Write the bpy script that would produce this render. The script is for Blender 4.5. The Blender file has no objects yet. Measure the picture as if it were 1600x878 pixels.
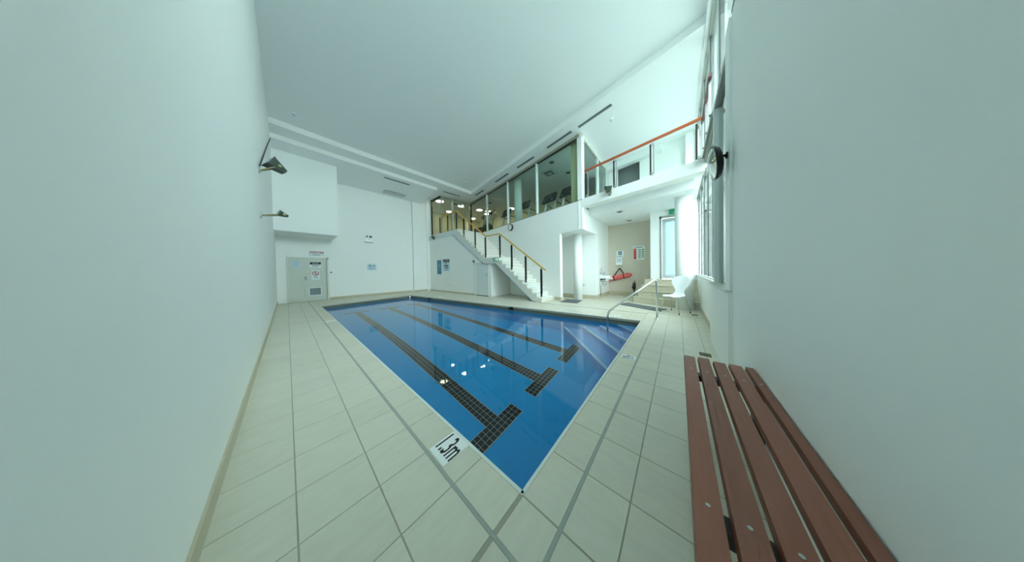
import bpy, math, random
from mathutils import Vector, Matrix
random.seed(7)
SC = bpy.context.scene
COL = SC.collection
# ------------------------------------------------------------------ camera, sky, exposure
F_PX, CY, ROLL, PITCH, YAW = 302.75, 427.1, -0.0175, -0.0136, 0.8600
EYE = Vector((0.0, 0.0, 1.2))
_c, _s = math.cos(YAW), math.sin(YAW)
_A = Matrix(((_c, -_s, 0), (_s, _c, 0), (0, 0, 1)))
_cp, _sp = math.cos(PITCH), math.sin(PITCH)
_P = Matrix(((1, 0, 0), (0, _cp, _sp), (0, -_sp, _cp)))
_cr, _sr = math.cos(ROLL), math.sin(ROLL)
_R = Matrix(((_cr, 0, _sr), (0, 1, 0), (-_sr, 0, _cr)))
_M = _R @ _P @ _A
right, fwd, up = Vector(_M[0]), Vector(_M[1]), Vector(_M[2])
cam_data = bpy.data.cameras.new('camera')
cam = bpy.data.objects.new('camera', cam_data)
COL.objects.link(cam)
rot = Matrix((right, up, -fwd)).transposed()
cam.matrix_world = Matrix.Translation(EYE) @ rot.to_4x4()
cam_data.sensor_fit = 'HORIZONTAL'
cam_data.sensor_width = 36.0
cam_data.lens = F_PX / 1600.0 * 36.0
cam_data.shift_y = -(439.0 - CY) / 1600.0
cam_data.clip_start = 0.02
cam_data.clip_end = 200
SC.camera = cam

world = bpy.data.worlds.new('overcast_sky')
SC.world = world
world.use_nodes = True
bg = world.node_tree.nodes['Background']
bg.inputs['Color'].default_value = (0.80, 0.955, 1.0, 1)
bg.inputs['Strength'].default_value = 7.0

SC.view_settings.view_transform = 'Standard'
SC.view_settings.look = 'None'
SC.view_settings.gamma = 1.0
SC.view_settings.use_curve_mapping = False
SC.view_settings.exposure = 0.95
SC.cycles.use_denoising = True
SC.cycles.max_bounces = 14
SC.cycles.diffuse_bounces = 7
SC.cycles.transparent_max_bounces = 24


def window_portal(name, x0, x1, z0, z1, y):
    """sky portal: guides the sampling of the daylight that enters through a window"""
    l = bpy.data.lights.new(name, 'AREA')
    l.shape = 'RECTANGLE'
    l.size, l.size_y = x1 - x0, z1 - z0
    l.cycles.is_portal = True
    o = bpy.data.objects.new(name, l)
    COL.objects.link(o)
    o.location = ((x0 + x1) / 2, y, (z0 + z1) / 2)
    o.rotation_euler = (math.radians(90), 0, 0)   # faces +Y, into the hall


window_portal('daylight_portal', 4.5, 9.2, 0.97, 3.6, -0.62)
window_portal('daylight_portal', 0.0, 9.4, 3.78, 5.95, -0.62)

# ------------------------------------------------------------------ helpers
def lin(c):
    out = []
    for v in c:
        v = v / 255.0
        out.append(v / 12.92 if v <= 0.04045 else ((v + 0.055) / 1.055) ** 2.4)
    return tuple(out) + (1.0,)


MATS = {}


def pmat(name, rgb, rough=0.5, var=0.04, scale=6.0, bump=0.0, metal=0.0, stretch=(1, 1, 1), per_object=0.0, emit=None,
         emit_col=None, spec=0.5):
    m = bpy.data.materials.new(name)
    m.use_nodes = True
    nt = m.node_tree
    b = nt.nodes['Principled BSDF']
    tc = nt.nodes.new('ShaderNodeTexCoord')
    mp = nt.nodes.new('ShaderNodeMapping')
    mp.inputs['Scale'].default_value = stretch
    nz = nt.nodes.new('ShaderNodeTexNoise')
    nz.inputs['Scale'].default_value = scale
    nz.inputs['Detail'].default_value = 5
    geo = nt.nodes.new('ShaderNodeNewGeometry')
    nt.links.new(geo.outputs['Position'], mp.inputs['Vector'])
    nt.links.new(mp.outputs['Vector'], nz.inputs['Vector'])
    ramp = nt.nodes.new('ShaderNodeMix')
    ramp.data_type = 'RGBA'
    base = lin(rgb)
    ramp.inputs['A'].default_value = tuple(max(0, v * (1 - var)) for v in base[:3]) + (1,)
    ramp.inputs['B'].default_value = tuple(min(1, v * (1 + var)) for v in base[:3]) + (1,)
    nt.links.new(nz.outputs['Fac'], ramp.inputs['Factor'])
    col = ramp.outputs['Result']
    if per_object:
        oi = nt.nodes.new('ShaderNodeObjectInfo')
        hsv = nt.nodes.new('ShaderNodeHueSaturation')
        mr = nt.nodes.new('ShaderNodeMapRange')
        mr.inputs['To Min'].default_value = 1 - per_object
        mr.inputs['To Max'].default_value = 1 + per_object
        nt.links.new(oi.outputs['Random'], mr.inputs['Value'])
        nt.links.new(mr.outputs['Result'], hsv.inputs['Value'])
        nt.links.new(col, hsv.inputs['Color'])
        col = hsv.outputs['Color']
    nt.links.new(col, b.inputs['Base Color'])
    b.inputs['Roughness'].default_value = rough
    b.inputs['Metallic'].default_value = metal
    b.inputs['Specular IOR Level'].default_value = spec
    if bump:
        bn = nt.nodes.new('ShaderNodeBump')
        bn.inputs['Strength'].default_value = bump
        bn.inputs['Distance'].default_value = 0.01
        nt.links.new(nz.outputs['Fac'], bn.inputs['Height'])
        nt.links.new(bn.outputs['Normal'], b.inputs['Normal'])
    if emit:
        b.inputs['Emission Color'].default_value = lin(emit_col or rgb)
        b.inputs['Emission Strength'].default_value = emit
    MATS[name] = m
    return m


def glass_mat(name, tint=(1, 1, 1), ior=1.45, boost=1.0):
    m = bpy.data.materials.new(name)
    m.use_nodes = True
    nt = m.node_tree
    nt.nodes.remove(nt.nodes['Principled BSDF'])
    out = nt.nodes['Material Output']
    fr = nt.nodes.new('ShaderNodeFresnel')
    fr.inputs['IOR'].default_value = ior
    # same reflectance from both sides of the sheet (no internal reflection in thin panes)
    ge = nt.nodes.new('ShaderNodeNewGeometry')
    mr = nt.nodes.new('ShaderNodeMapRange')
    mr.inputs['To Min'].default_value = ior
    mr.inputs['To Max'].default_value = 1.0 / ior
    nt.links.new(ge.outputs['Backfacing'], mr.inputs['Value'])
    nt.links.new(mr.outputs['Result'], fr.inputs['IOR'])
    tr = nt.nodes.new('ShaderNodeBsdfTransparent')
    tr.inputs['Color'].default_value = tuple(tint) + (1,)
    gl = nt.nodes.new('ShaderNodeBsdfGlossy')
    gl.inputs['Roughness'].default_value = 0.0
    mx = nt.nodes.new('ShaderNodeMixShader')
    nt.links.new(fr.outputs['Fac'], mx.inputs['Fac'])
    nt.links.new(tr.outputs['BSDF'], mx.inputs[1])
    nt.links.new(gl.outputs['BSDF'], mx.inputs[2])
    nt.links.new(mx.outputs['Shader'], out.inputs['Surface'])
    MATS[name] = m
    return m


pmat('wall', (243, 245, 242), 0.6, 0.015, 1.5)
pmat('wall_beige', (212, 205, 188), 0.65, 0.02, 1.5)
pmat('ceiling_paint', (243, 246, 246), 0.7, 0.012, 1.2)
pmat('fascia_paint', (244, 246, 242), 0.6, 0.01, 2)
pmat('gym_wall', (206, 198, 158), 0.7, 0.03, 2)
pmat('deck_tile', (216, 212, 195), 0.42, 0.10, 3.2, 0.12, stretch=(2.2, 7, 1), per_object=0.035)
pmat('deck_tile_across', (216, 212, 195), 0.42, 0.10, 3.2, 0.12, stretch=(7, 2.2, 1), per_object=0.035)
pmat('grout', (168, 164, 148), 0.9, 0.08, 30)
pmat('joint_blue', (158, 176, 182), 0.6, 0.06, 30)
pmat('coping_lit_edge', (226, 232, 228), 0.35, 0.03, 8)  # white strip colours in the lit edge of the coping
pmat('coping_face', (176, 172, 150), 0.5, 0.08, 6)
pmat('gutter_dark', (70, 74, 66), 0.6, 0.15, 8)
pmat('skirting', (196, 188, 164), 0.5, 0.08, 6)
pmat('step_stone', (212, 204, 182), 0.45, 0.10, 4, 0.08)
pmat('stair_white', (236, 236, 230), 0.5, 0.03, 10)
pmat('stair_riser_shade', (222, 220, 208), 0.55, 0.03, 10)  # duller than the treads, standing in for nosing shadows
pmat('stair_edge', (214, 222, 222), 0.5, 0.02, 10)
pmat('door_paint', (206, 211, 202), 0.5, 0.02, 2)
pmat('frame_paint', (214, 218, 208), 0.45, 0.02, 3)
pmat('alu', (176, 184, 180), 0.35, 0.03, 8, metal=0.6)
pmat('alu_dark', (52, 54, 50), 0.4, 0.06, 8, metal=0.3)
pmat('frame_white', (232, 238, 236), 0.4, 0.02, 5)
pmat('frame_olive', (150, 152, 136), 0.5, 0.04, 5)
pmat('transom_grey', (150, 156, 148), 0.5, 0.04, 5)
pmat('chrome', (215, 220, 220), 0.16, 0.02, 8, metal=1.0)
pmat('steel', (190, 194, 192), 0.28, 0.03, 8, metal=1.0)
pmat('black', (16, 17, 17), 0.45, 0.15, 12)
pmat('black_gloss', (10, 11, 12), 0.2, 0.1, 12)
pmat('rubber', (28, 28, 28), 0.8, 0.1, 20)
pmat('oak_rail', (206, 160, 78), 0.4, 0.18, 6, stretch=(30, 2, 30))
pmat('cedar_rail', (172, 84, 40), 0.4, 0.18, 6, stretch=(20, 3, 20))
pmat('backlit_rail', (104, 66, 62), 0.45, 0.15, 6)  # rail wood darkened in colour for its backlit look
pmat('bench_wood', (142, 86, 68), 0.5, 0.20, 5, 0.15, stretch=(1.2, 22, 22), per_object=0.16)
pmat('white_plastic', (244, 248, 248), 0.3, 0.01, 5)
pmat('ceramic', (246, 248, 248), 0.15, 0.01, 5)
pmat('paper', (232, 240, 242), 0.7, 0.02, 20)
pmat('paper_blue', (196, 220, 232), 0.7, 0.04, 20)
pmat('ink', (30, 32, 34), 0.7, 0.05, 20)
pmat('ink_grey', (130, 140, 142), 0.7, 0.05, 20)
pmat('ink_red', (176, 40, 44), 0.7, 0.05, 20)
pmat('ink_green', (126, 160, 112), 0.7, 0.08, 20)
pmat('ink_teal', (22, 84, 84), 0.7, 0.08, 20)
pmat('sign_blue', (46, 122, 156), 0.5, 0.10, 12)
pmat('sign_pale_blue', (120, 190, 214), 0.5, 0.06, 12)
pmat('exit_green', (30, 130, 92), 0.4, 0.05, 12, emit=0.06, emit_col=(40, 170, 110))
pmat('exit_white', (235, 250, 242), 0.4, 0.02, 12, emit=0.25)
pmat('rescue_red', (226, 104, 100), 0.5, 0.08, 10)
pmat('mat_grey', (104, 110, 110), 0.95, 0.35, 60, 0.5)
pmat('flood_green', (44, 62, 50), 0.45, 0.12, 12)
pmat('flood_bracket', (140, 136, 92), 0.5, 0.1, 12)
pmat('flood_lens', (132, 160, 170), 0.15, 0.05, 6)
pmat('louvre', (118, 134, 140), 0.5, 0.05, 10)
pmat('slot_dark', (66, 84, 92), 0.6, 0.1, 10)
pmat('brass', (120, 108, 62), 0.5, 0.2, 15, metal=0.4)
pmat('lamp_on', (255, 246, 222), 0.4, 0.0, 5, emit=11.0)
pmat('lamp_off', (196, 204, 202), 0.4, 0.03, 5)
pmat('pool_blue', (50, 174, 232), 0.35, 0.10, 26, spec=0.3)
pmat('pool_step_blue', (120, 178, 240), 0.35, 0.06, 20, spec=0.3)
pmat('pool_nosing', (196, 226, 240), 0.4, 0.03, 10)
pmat('waterline_tile', (112, 122, 112), 0.4, 0.15, 14)
pmat('lane_black', (12, 14, 22), 0.35, 0.2, 40)
pmat('lane_grout', (196, 186, 172), 0.7, 0.05, 30)
pmat('gym_floor', (96, 96, 92), 0.8, 0.1, 10)
pmat('spandrel', (158, 172, 172), 0.6, 0.02, 3)
pmat('sky_blocker_paint', (206, 212, 210), 0.8, 0.05, 2)
pmat('added_ground', (108, 114, 106), 0.9, 0.08, 1)
pmat('room_grey', (128, 136, 136), 0.7, 0.03, 2)
pmat('mirror_face', (230, 236, 236), 0.03, 0.0, 5, metal=1.0)
pmat('light_grey', (200, 206, 204), 0.45, 0.03, 8)
glass_mat('glass', (0.95, 0.985, 0.975), 1.45)
glass_mat('glass_gym', (0.86, 0.93, 0.90), 1.5)


def frosted():
    m = bpy.data.materials.new('frosted_glass')
    m.use_nodes = True
    nt = m.node_tree
    nt.nodes.remove(nt.nodes['Principled BSDF'])
    t = nt.nodes.new('ShaderNodeBsdfTranslucent')
    t.inputs['Color'].default_value = (0.42, 0.52, 0.60, 1)
    g = nt.nodes.new('ShaderNodeBsdfGlossy')
    g.inputs['Roughness'].default_value = 0.35
    mx = nt.nodes.new('ShaderNodeMixShader')
    mx.inputs['Fac'].default_value = 0.06
    nt.links.new(t.outputs[0], mx.inputs[1])
    nt.links.new(g.outputs[0], mx.inputs[2])
    nt.links.new(mx.outputs[0], nt.nodes['Material Output'].inputs['Surface'])
    MATS['frosted'] = m


def water_mat():
    m = bpy.data.materials.new('pool_water')
    m.use_nodes = True
    nt = m.node_tree
    b = nt.nodes['Principled BSDF']
    b.inputs['Base Color'].default_value = (0.86, 0.96, 1.0, 1)
    b.inputs['Roughness'].default_value = 0.0
    b.inputs['IOR'].default_value = 1.33
    b.inputs['Transmission Weight'].default_value = 1.0
    geo = nt.nodes.new('ShaderNodeNewGeometry')
    nz = nt.nodes.new('ShaderNodeTexNoise')
    nz.inputs['Scale'].default_value = 2.2
    nz.inputs['Detail'].default_value = 2
    bp = nt.nodes.new('ShaderNodeBump')
    bp.inputs['Strength'].default_value = 0.02
    bp.inputs['Distance'].default_value = 0.02
    nt.links.new(geo.outputs['Position'], nz.inputs['Vector'])
    nt.links.new(nz.outputs['Fac'], bp.inputs['Height'])
    nt.links.new(bp.outputs['Normal'], b.inputs['Normal'])
    MATS['water'] = m


def deck_base_mat():
    """stone deck further back: tile joints from a brick texture"""
    m = bpy.data.materials.new('deck_far_tiles')
    m.use_nodes = True
    nt = m.node_tree
    b = nt.nodes['Principled BSDF']
    geo = nt.nodes.new('ShaderNodeNewGeometry')
    br = nt.nodes.new('ShaderNodeTexBrick')
    br.offset = 0.0
    br.inputs['Scale'].default_value = 1.0
    br.inputs['Brick Width'].default_value = 0.325
    br.inputs['Row Height'].default_value = 0.32
    br.inputs['Mortar Size'].default_value = 0.004
    br.inputs['Color1'].default_value = lin((218, 214, 197))
    br.inputs['Color2'].default_value = lin((211, 206, 188))
    br.inputs['Mortar'].default_value = lin((176, 172, 156))
    nt.links.new(geo.outputs['Position'], br.inputs['Vector'])
    nt.links.new(br.outputs['Color'], b.inputs['Base Color'])
    b.inputs['Roughness'].default_value = 0.42
    MATS['deck_far'] = m


frosted(); water_mat(); deck_base_mat()

ORIGIN = {}


class MB:
    def __init__(self):
        self.v, self.f = [], []

    def add(self, verts, faces):
        n = len(self.v)
        self.v += [tuple(p) for p in verts]
        self.f += [tuple(i + n for i in q) for q in faces]
        return self

    def box(self, x0, x1, y0, y1, z0, z1):
        x0, x1 = sorted((x0, x1)); y0, y1 = sorted((y0, y1)); z0, z1 = sorted((z0, z1))
        return self.add([(x0, y0, z0), (x1, y0, z0), (x1, y1, z0), (x0, y1, z0), (x0, y0, z1), (x1, y0, z1), (x1, y1, z1), (x0, y1, z1)],
                        [(0, 3, 2, 1), (4, 5, 6, 7), (0, 1, 5, 4), (1, 2, 6, 5), (2, 3, 7, 6), (3, 0, 4, 7)])

    def prism(self, pts, lo, hi):
        """pts: list of 3-tuple base points, offset vectors lo and hi"""
        lo, hi = Vector(lo), Vector(hi)
        n = len(pts)
        a = [tuple(Vector(p) + lo) for p in pts]
        b = [tuple(Vector(p) + hi) for p in pts]
        faces = [tuple(range(n))[::-1], tuple(range(n, 2 * n))]
        for i in range(n):
            j = (i + 1) % n
            faces.append((i, j, j + n, i + n))
        return self.add(a + b, faces)

    def poly(self, xy, z0, z1):
        return self.prism([(x, y, 0) for x, y in xy], (0, 0, z0), (0, 0, z1))

    def yz(self, pts, x0, x1):
        return self.prism([(0, y, z) for y, z in pts], (x0, 0, 0), (x1, 0, 0))

    def xz(self, pts, y0, y1):
        return self.prism([(x, 0, z) for x, z in pts], (0, y0, 0), (0, y1, 0))

    def seg(self, p0, p1, t0, t1, z0, z1):
        """wall along a plan segment; t0..t1 offsets to the right of p0->p1"""
        d = (Vector(p1) - Vector(p0)).normalized()
        n = Vector((d.y, -d.x))
        q = [Vector(p0) + n * t0, Vector(p1) + n * t0, Vector(p1) + n * t1, Vector(p0) + n * t1]
        return self.poly([(w.x, w.y) for w in q], z0, z1)

    def bar(self, p, q, w, h=None, upv=(0, 0, 1)):
        """rectangular bar between two points"""
        h = h or w
        p, q = Vector(p), Vector(q)
        d = (q - p).normalized()
        u = Vector(upv)
        if abs(d.dot(u)) > 0.98:
            u = Vector((0, 1, 0))
        s = d.cross(u).normalized()
        u = s.cross(d).normalized()
        s *= w / 2; u *= h / 2
        vs = [p - s - u, p + s - u, p + s + u, p - s + u, q - s - u, q + s - u, q + s + u, q - s + u]
        return self.add(vs, [(0, 1, 2, 3), (7, 6, 5, 4), (0, 4, 5, 1), (1, 5, 6, 2), (2, 6, 7, 3), (3, 7, 4, 0)])

    def tube(self, pts, r, n=10, taper=None):
        pts = [Vector(p) for p in pts]
        rings = []
        prev = None
        for i, p in enumerate(pts):
            if i == 0: d = pts[1] - pts[0]
            elif i == len(pts) - 1: d = pts[-1] - pts[-2]
            else: d = (pts[i + 1] - p).normalized() + (p - pts[i - 1]).normalized()
            d.normalize()
            if prev is None:
                a = Vector((0, 0, 1)) if abs(d.z) < 0.9 else Vector((1, 0, 0))
                s = d.cross(a).normalized()
            else:
                s = (prev - d * prev.dot(d)).normalized()
            prev = s
            t = d.cross(s)
            rr = r if taper is None else taper[i]
            rings.append([tuple(p + (s * math.cos(2 * math.pi * k / n) + t * math.sin(2 * math.pi * k / n)) * rr) for k in range(n)])
        vs = [v for rg in rings for v in rg]
        fs = []
        for i in range(len(rings) - 1):
            for k in range(n):
                k2 = (k + 1) % n
                fs.append((i * n + k, i * n + k2, (i + 1) * n + k2, (i + 1) * n + k))
        fs.append(tuple(range(n))[::-1])
        fs.append(tuple((len(rings) - 1) * n + k for k in range(n)))
        return self.add(vs, fs)

    def disc(self, c, nrm, r, th, n=24, r2=None):
        """short cylinder/frustum from c along nrm"""
        c, d = Vector(c), Vector(nrm).normalized()
        return self.tube([c, c + d * th], r, n, [r, r if r2 is None else r2])

    def lathe(self, c, prof, n=24):
        c = Vector(c)
        vs, fs = [], []
        for rr, z in prof:
            for k in range(n):
                a = 2 * math.pi * k / n
                vs.append((c.x + rr * math.cos(a), c.y + rr * math.sin(a), c.z + z))
        m = len(prof)
        for i in range(m - 1):
            for k in range(n):
                k2 = (k + 1) % n
                fs.append((i * n + k, i * n + k2, (i + 1) * n + k2, (i + 1) * n + k))
        fs.append(tuple(range(n))[::-1])
        fs.append(tuple((m - 1) * n + k for k in range(n)))
        return self.add(vs, fs)

    def build(self, name, mat, parent=None, smooth=False):
        xs = [p[0] for p in self.v]; ys = [p[1] for p in self.v]; zs = [p[2] for p in self.v]
        o = Vector(((min(xs) + max(xs)) / 2, (min(ys) + max(ys)) / 2, min(zs)))
        me = bpy.data.meshes.new(name)
        me.from_pydata([tuple(Vector(p) - o) for p in self.v], [], self.f)
        me.validate()
        me.update()
        import bmesh
        bm = bmesh.new(); bm.from_mesh(me)
        bmesh.ops.recalc_face_normals(bm, faces=bm.faces)
        bm.to_mesh(me); bm.free()
        me.materials.append(MATS[mat])
        if smooth:
            for p in me.polygons:
                p.use_smooth = len(p.vertices) == 4
        ob = bpy.data.objects.new(name, me)
        COL.objects.link(ob)
        if parent is None:
            ob.location = o
        else:
            ob.parent = parent
            ob.location = o - ORIGIN[parent.name]
        ORIGIN[ob.name] = o
        return ob


def tag(o, label=None, cat=None, group=None, kind=None):
    if label: o['label'] = label
    if cat: o['category'] = cat
    if group: o['group'] = group
    if kind: o['kind'] = kind
    return o


def thing(name, loc, label, cat, group=None):
    e = bpy.data.objects.new(name, None)
    e.empty_display_size = 0.1
    COL.objects.link(e)
    e.location = loc
    ORIGIN[e.name] = Vector(loc)
    return tag(e, label, cat, group)


def struct(name, mb, mat, parent=None, smooth=False, label=None):
    o = mb.build(name, mat, parent, smooth)
    if parent is None:
        o['kind'] = 'structure'
    if label:
        o['label'] = label
    return o


def sroot(name, loc, label=None):
    e = bpy.data.objects.new(name, None)
    e.empty_display_size = 0.1
    COL.objects.link(e)
    e.location = loc
    ORIGIN[e.name] = Vector(loc)
    e['kind'] = 'structure'
    if label: e['label'] = label
    return e


def text_obj(body, name, mat, parent, origin, xdir, ydir, size, depth=0.0015, xscale=1.0, bold=0.0):
    """lettering laid on a surface as flat mesh"""
    cu = bpy.data.curves.new(name, 'FONT')
    cu.body = body
    cu.size = size
    cu.extrude = depth
    cu.offset = bold
    cu.align_x = 'CENTER'; cu.align_y = 'CENTER'
    tmp = bpy.data.objects.new(name + '_tmp', cu)
    COL.objects.link(tmp)
    dg = bpy.context.evaluated_depsgraph_get()
    me = bpy.data.meshes.new_from_object(tmp.evaluated_get(dg))
    bpy.data.objects.remove(tmp)
    x, y = Vector(xdir).normalized(), Vector(ydir).normalized()
    z = x.cross(y)
    R = Matrix((x * xscale, y, z)).transposed()
    o = Vector(origin)
    for v in me.vertices:
        v.co = R @ v.co
    me.materials.clear()
    me.materials.append(MATS[mat])
    ob = bpy.data.objects.new(name, me)
    COL.objects.link(ob)
    if parent is not None:
        ob.parent = parent
        ob.location = o - ORIGIN[parent.name]
    else:
        ob.location = o
    ORIGIN[ob.name] = o
    return ob


class Plate:
    """local frame on a surface: u, v in metres from the plate centre, n outward"""
    def __init__(self, c, u, v):
        self.c, self.u, self.v = Vector(c), Vector(u).normalized(), Vector(v).normalized()
        self.n = self.u.cross(self.v)

    def at(self, a, b, d=0.0):
        return self.c + self.u * a + self.v * b + self.n * d

    def rect(self, mb, a0, a1, b0, b1, d0, d1):
        return mb.prism([self.at(a0, b0), self.at(a1, b0), self.at(a1, b1), self.at(a0, b1)], self.n * d0, self.n * d1)

    def ring(self, mb, a, b, r0, r1, d0, d1, n=20):
        for k in range(n):
            t0, t1 = 2 * math.pi * k / n, 2 * math.pi * (k + 1) / n
            q = [self.at(a + r * math.cos(t), b + r * math.sin(t)) for r, t in ((r0, t0), (r1, t0), (r1, t1), (r0, t1))]
            mb.prism(q, self.n * d0, self.n * d1)
        return mb

    def disc(self, mb, a, b, r, d0, d1, n=20):
        mb.prism([self.at(a + r * math.cos(2 * math.pi * k / n), b + r * math.sin(2 * math.pi * k / n)) for k in range(n)], self.n * d0, self.n * d1)
        return mb


# ------------------------------------------------------------------ main dimensions
PA, PB, PC, PD = (0.80, 10.30), (4.25, 10.85), (5.31, 0.65), (0.80, 0.64)     # pool corners
ZW, ZF = -0.14, -1.42                                                          # water level, pool floor
XL, YR, YF = -0.28, -0.46, 12.45
GA = math.radians(11.144)
g = Vector((math.sin(GA), math.cos(GA)))          # along the gym front
gp = Vector((math.cos(GA), -math.sin(GA)))        # into the gym
J = Vector((6.93, 3.49))
ZG, ZSILL, ZC1, ZC0 = 3.55, 3.65, 5.95, 6.13


def G(a, b=0.0):
    w = J + g * a + gp * b
    return (w.x, w.y)


def G3(a, b, z):
    w = J + g * a + gp * b
    return Vector((w.x, w.y, z))


def gx(y):
    return J.x + (y - J.y) * math.tan(GA)


def poolx(y):      # back edge of the pool
    t = (y - PC[1]) / (PB[1] - PC[1])
    return PC[0] + (PB[0] - PC[0]) * t


# ------------------------------------------------------------------ floor, pool
mb = MB()
O1, O2, O3, O4 = (-0.5, -0.7), (12.2, -0.7), (12.2, 12.7), (-0.5, 12.7)
for q in ((O1, O2, PC, PD), (O2, O3, PB, PC), (O3, O4, PA, PB), (O4, O1, PD, PA)):
    mb.poly(q, -0.05, -0.004)
floor = struct('floor', mb, 'deck_far', label='cream stone tiled deck around the pool')

_tile_cache = {}


def tile_at(x0, x1, y0, y1, mat):
    w, d = round(x1 - x0, 4), round(y1 - y0, 4)
    key = (w, d, mat)
    if key not in _tile_cache:
        e = 0.0015
        m = MB()
        a, b = w / 2, d / 2
        m.add([(-a, -b, -0.004), (a, -b, -0.004), (a, b, -0.004), (-a, b, -0.004),
               (-a + e, -b + e, 0.0), (a - e, -b + e, 0.0), (a - e, b - e, 0.0), (-a + e, b - e, 0.0)],
              [(0, 3, 2, 1), (4, 5, 6, 7), (0, 1, 5, 4), (1, 2, 6, 5), (2, 3, 7, 6), (3, 0, 4, 7)])
        me = bpy.data.meshes.new('tile')
        me.from_pydata(m.v, [], m.f)
        me.materials.append(MATS[mat])
        _tile_cache[key] = me
    o = bpy.data.objects.new('tile', _tile_cache[key])
    COL.objects.link(o)
    o.parent = floor
    o.location = Vector(((x0 + x1) / 2, (y0 + y1) / 2, 0.0)) - ORIGIN['floor']
    return o


gt = 0.0035
colsX = [(-0.275, 0.0065), (0.0075, 0.3155), (0.3165, 0.577), (0.592, 0.795)]
rowsY = [(-0.455, -0.281), (-0.280, -0.048), (-0.047, 0.192), (0.193, 0.4125), (0.4275, 0.635)]
# grout bed under the single tiles
struct('grout_bed', MB().poly([(-0.28, -0.46), (0.8, -0.46), (0.8, 10.3), (0.80, 12.4), (-0.28, 12.4)], -0.0045, -0.0025), 'grout', floor)
struct('grout_bed', MB().poly([(0.8, -0.46), (6.4, -0.46), (6.4, 0.64), (0.8, 0.64)], -0.0045, -0.0026), 'grout', floor)
y = 0.655
k = 0
while y < 12.3:
    for ci, (x0, x1) in enumerate(colsX):
        tile_at(x0 + gt / 2, x1 - gt / 2, y, y + 0.315 - gt, 'deck_tile')
    y += 0.315
x = 0.80
while x < 6.2:
    for ri, (y0, y1) in enumerate(rowsY):
        tile_at(x, x + 0.3265 - gt, y0 + gt / 2, y1 - gt / 2, 'deck_tile_across')
    x += 0.3265
for (x0, x1) in colsX:
    for (y0, y1) in rowsY:
        tile_at(x0 + gt / 2, x1 - gt / 2, y0 + gt / 2, y1 - gt / 2, 'deck_tile')
# blue-grey expansion joint (two lines with a pale filler)
mb = MB()
for (a, b) in ((0.577, 0.5815), (0.5875, 0.592)):
    mb.box(a, b, 0.42, 12.3, -0.004, -0.0006)
for (a, b) in ((0.4125, 0.417), (0.423, 0.4275)):
    mb.box(0.58, 6.2, a, b, -0.004, -0.0006)
struct('expansion_joint', mb, 'joint_blue', floor)
mb = MB().box(0.5815, 0.5875, 0.42, 12.3, -0.004, -0.0003).box(0.58, 6.2, 0.417, 0.423, -0.004, -0.0003)
struct('joint_filler', mb, 'coping_face', floor)
# joint line running along the back of the far deck
struct('expansion_joint', MB().seg((6.05, 3.9), (6.25, 0.5), 0, 0.012, -0.004, -0.0005), 'gutter_dark', floor)

# pool shell
pool = sroot('pool_basin', (3.0, 5.5, ZF), 'blue tiled swimming pool basin with cream coping')
mb = MB()
P4 = [PD, PC, PB, PA]
mb.poly(P4, ZF - 0.15, ZF)
struct('pool_floor', mb, 'pool_blue', pool)


def edge_wall(p, q, z0, z1, t0, t1):
    return MB().seg(p, q, t0, t1, z0, z1)


for (p, q) in ((PD, PC), (PC, PB), (PB, PA), (PA, PD)):
    struct('pool_wall', edge_wall(p, q, ZF - 0.1, -0.20, 0.0, 0.16), 'pool_blue', pool)
    struct('waterline_band', edge_wall(p, q, -0.20, -0.085, 0.001, 0.14), 'waterline_tile', pool)
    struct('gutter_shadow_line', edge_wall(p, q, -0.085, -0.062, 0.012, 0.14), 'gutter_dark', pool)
    struct('coping', edge_wall(p, q, -0.062, -0.005, -0.012, 0.15), 'coping_face', pool)
    struct('coping_nosing', edge_wall(p, q, -0.012, 0.0008, -0.014, 0.006), 'coping_lit_edge', pool)
# skimmer notches in the back edge
for yy in (4.33, 9.1):
    xx = poolx(yy)
    struct('overflow_slot', MB().box(xx - 0.016, xx + 0.02, yy - 0.11, yy + 0.11, -0.12, -0.02), 'black', pool)

# lane lines, three tiles wide, each ending in a T bar
S = 0.0725


def lane(xc):
    root = struct('lane_line', MB().box(xc - 1.5 * S - 0.006, xc + 1.5 * S + 0.006, 1.85, 9.75, ZF, ZF + 0.003)
                  .box(xc - 5.5 * S - 0.006, xc + 5.5 * S + 0.006, 1.85 - 1.5 * S - 0.006, 1.85 + 1.5 * S + 0.006, ZF, ZF + 0.0032)
                  .box(xc - 5.5 * S - 0.006, xc + 5.5 * S + 0.006, 9.75 - 1.5 * S - 0.006, 9.75 + 1.5 * S + 0.006, ZF, ZF + 0.0032), 'lane_grout', pool)
    m = MB()
    done = set()

    def t(cx, cy):
        key = (round(cx, 3), round(cy, 3))
        if key in done: return
        done.add(key)
        h = S / 2 - 0.0038
        m.box(cx - h, cx + h, cy - h, cy + h, ZF + 0.001, ZF + 0.006)
    for j in (-1, 0, 1):
        for i in range(-5, 6):
            t(xc + i * S, 1.85 + j * S)
            t(xc + i * S, 1.85 + 109 * S + j * S)
    for r in range(2, 108):
        for i in (-1, 0, 1):
            t(xc + i * S, 1.85 + r * S)
    o = m.build('lane_tiles', 'lane_black', root)
    o['kind'] = 'stuff'


for xc in (1.80, 2.94, 4.08):
    lane(xc)

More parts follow.
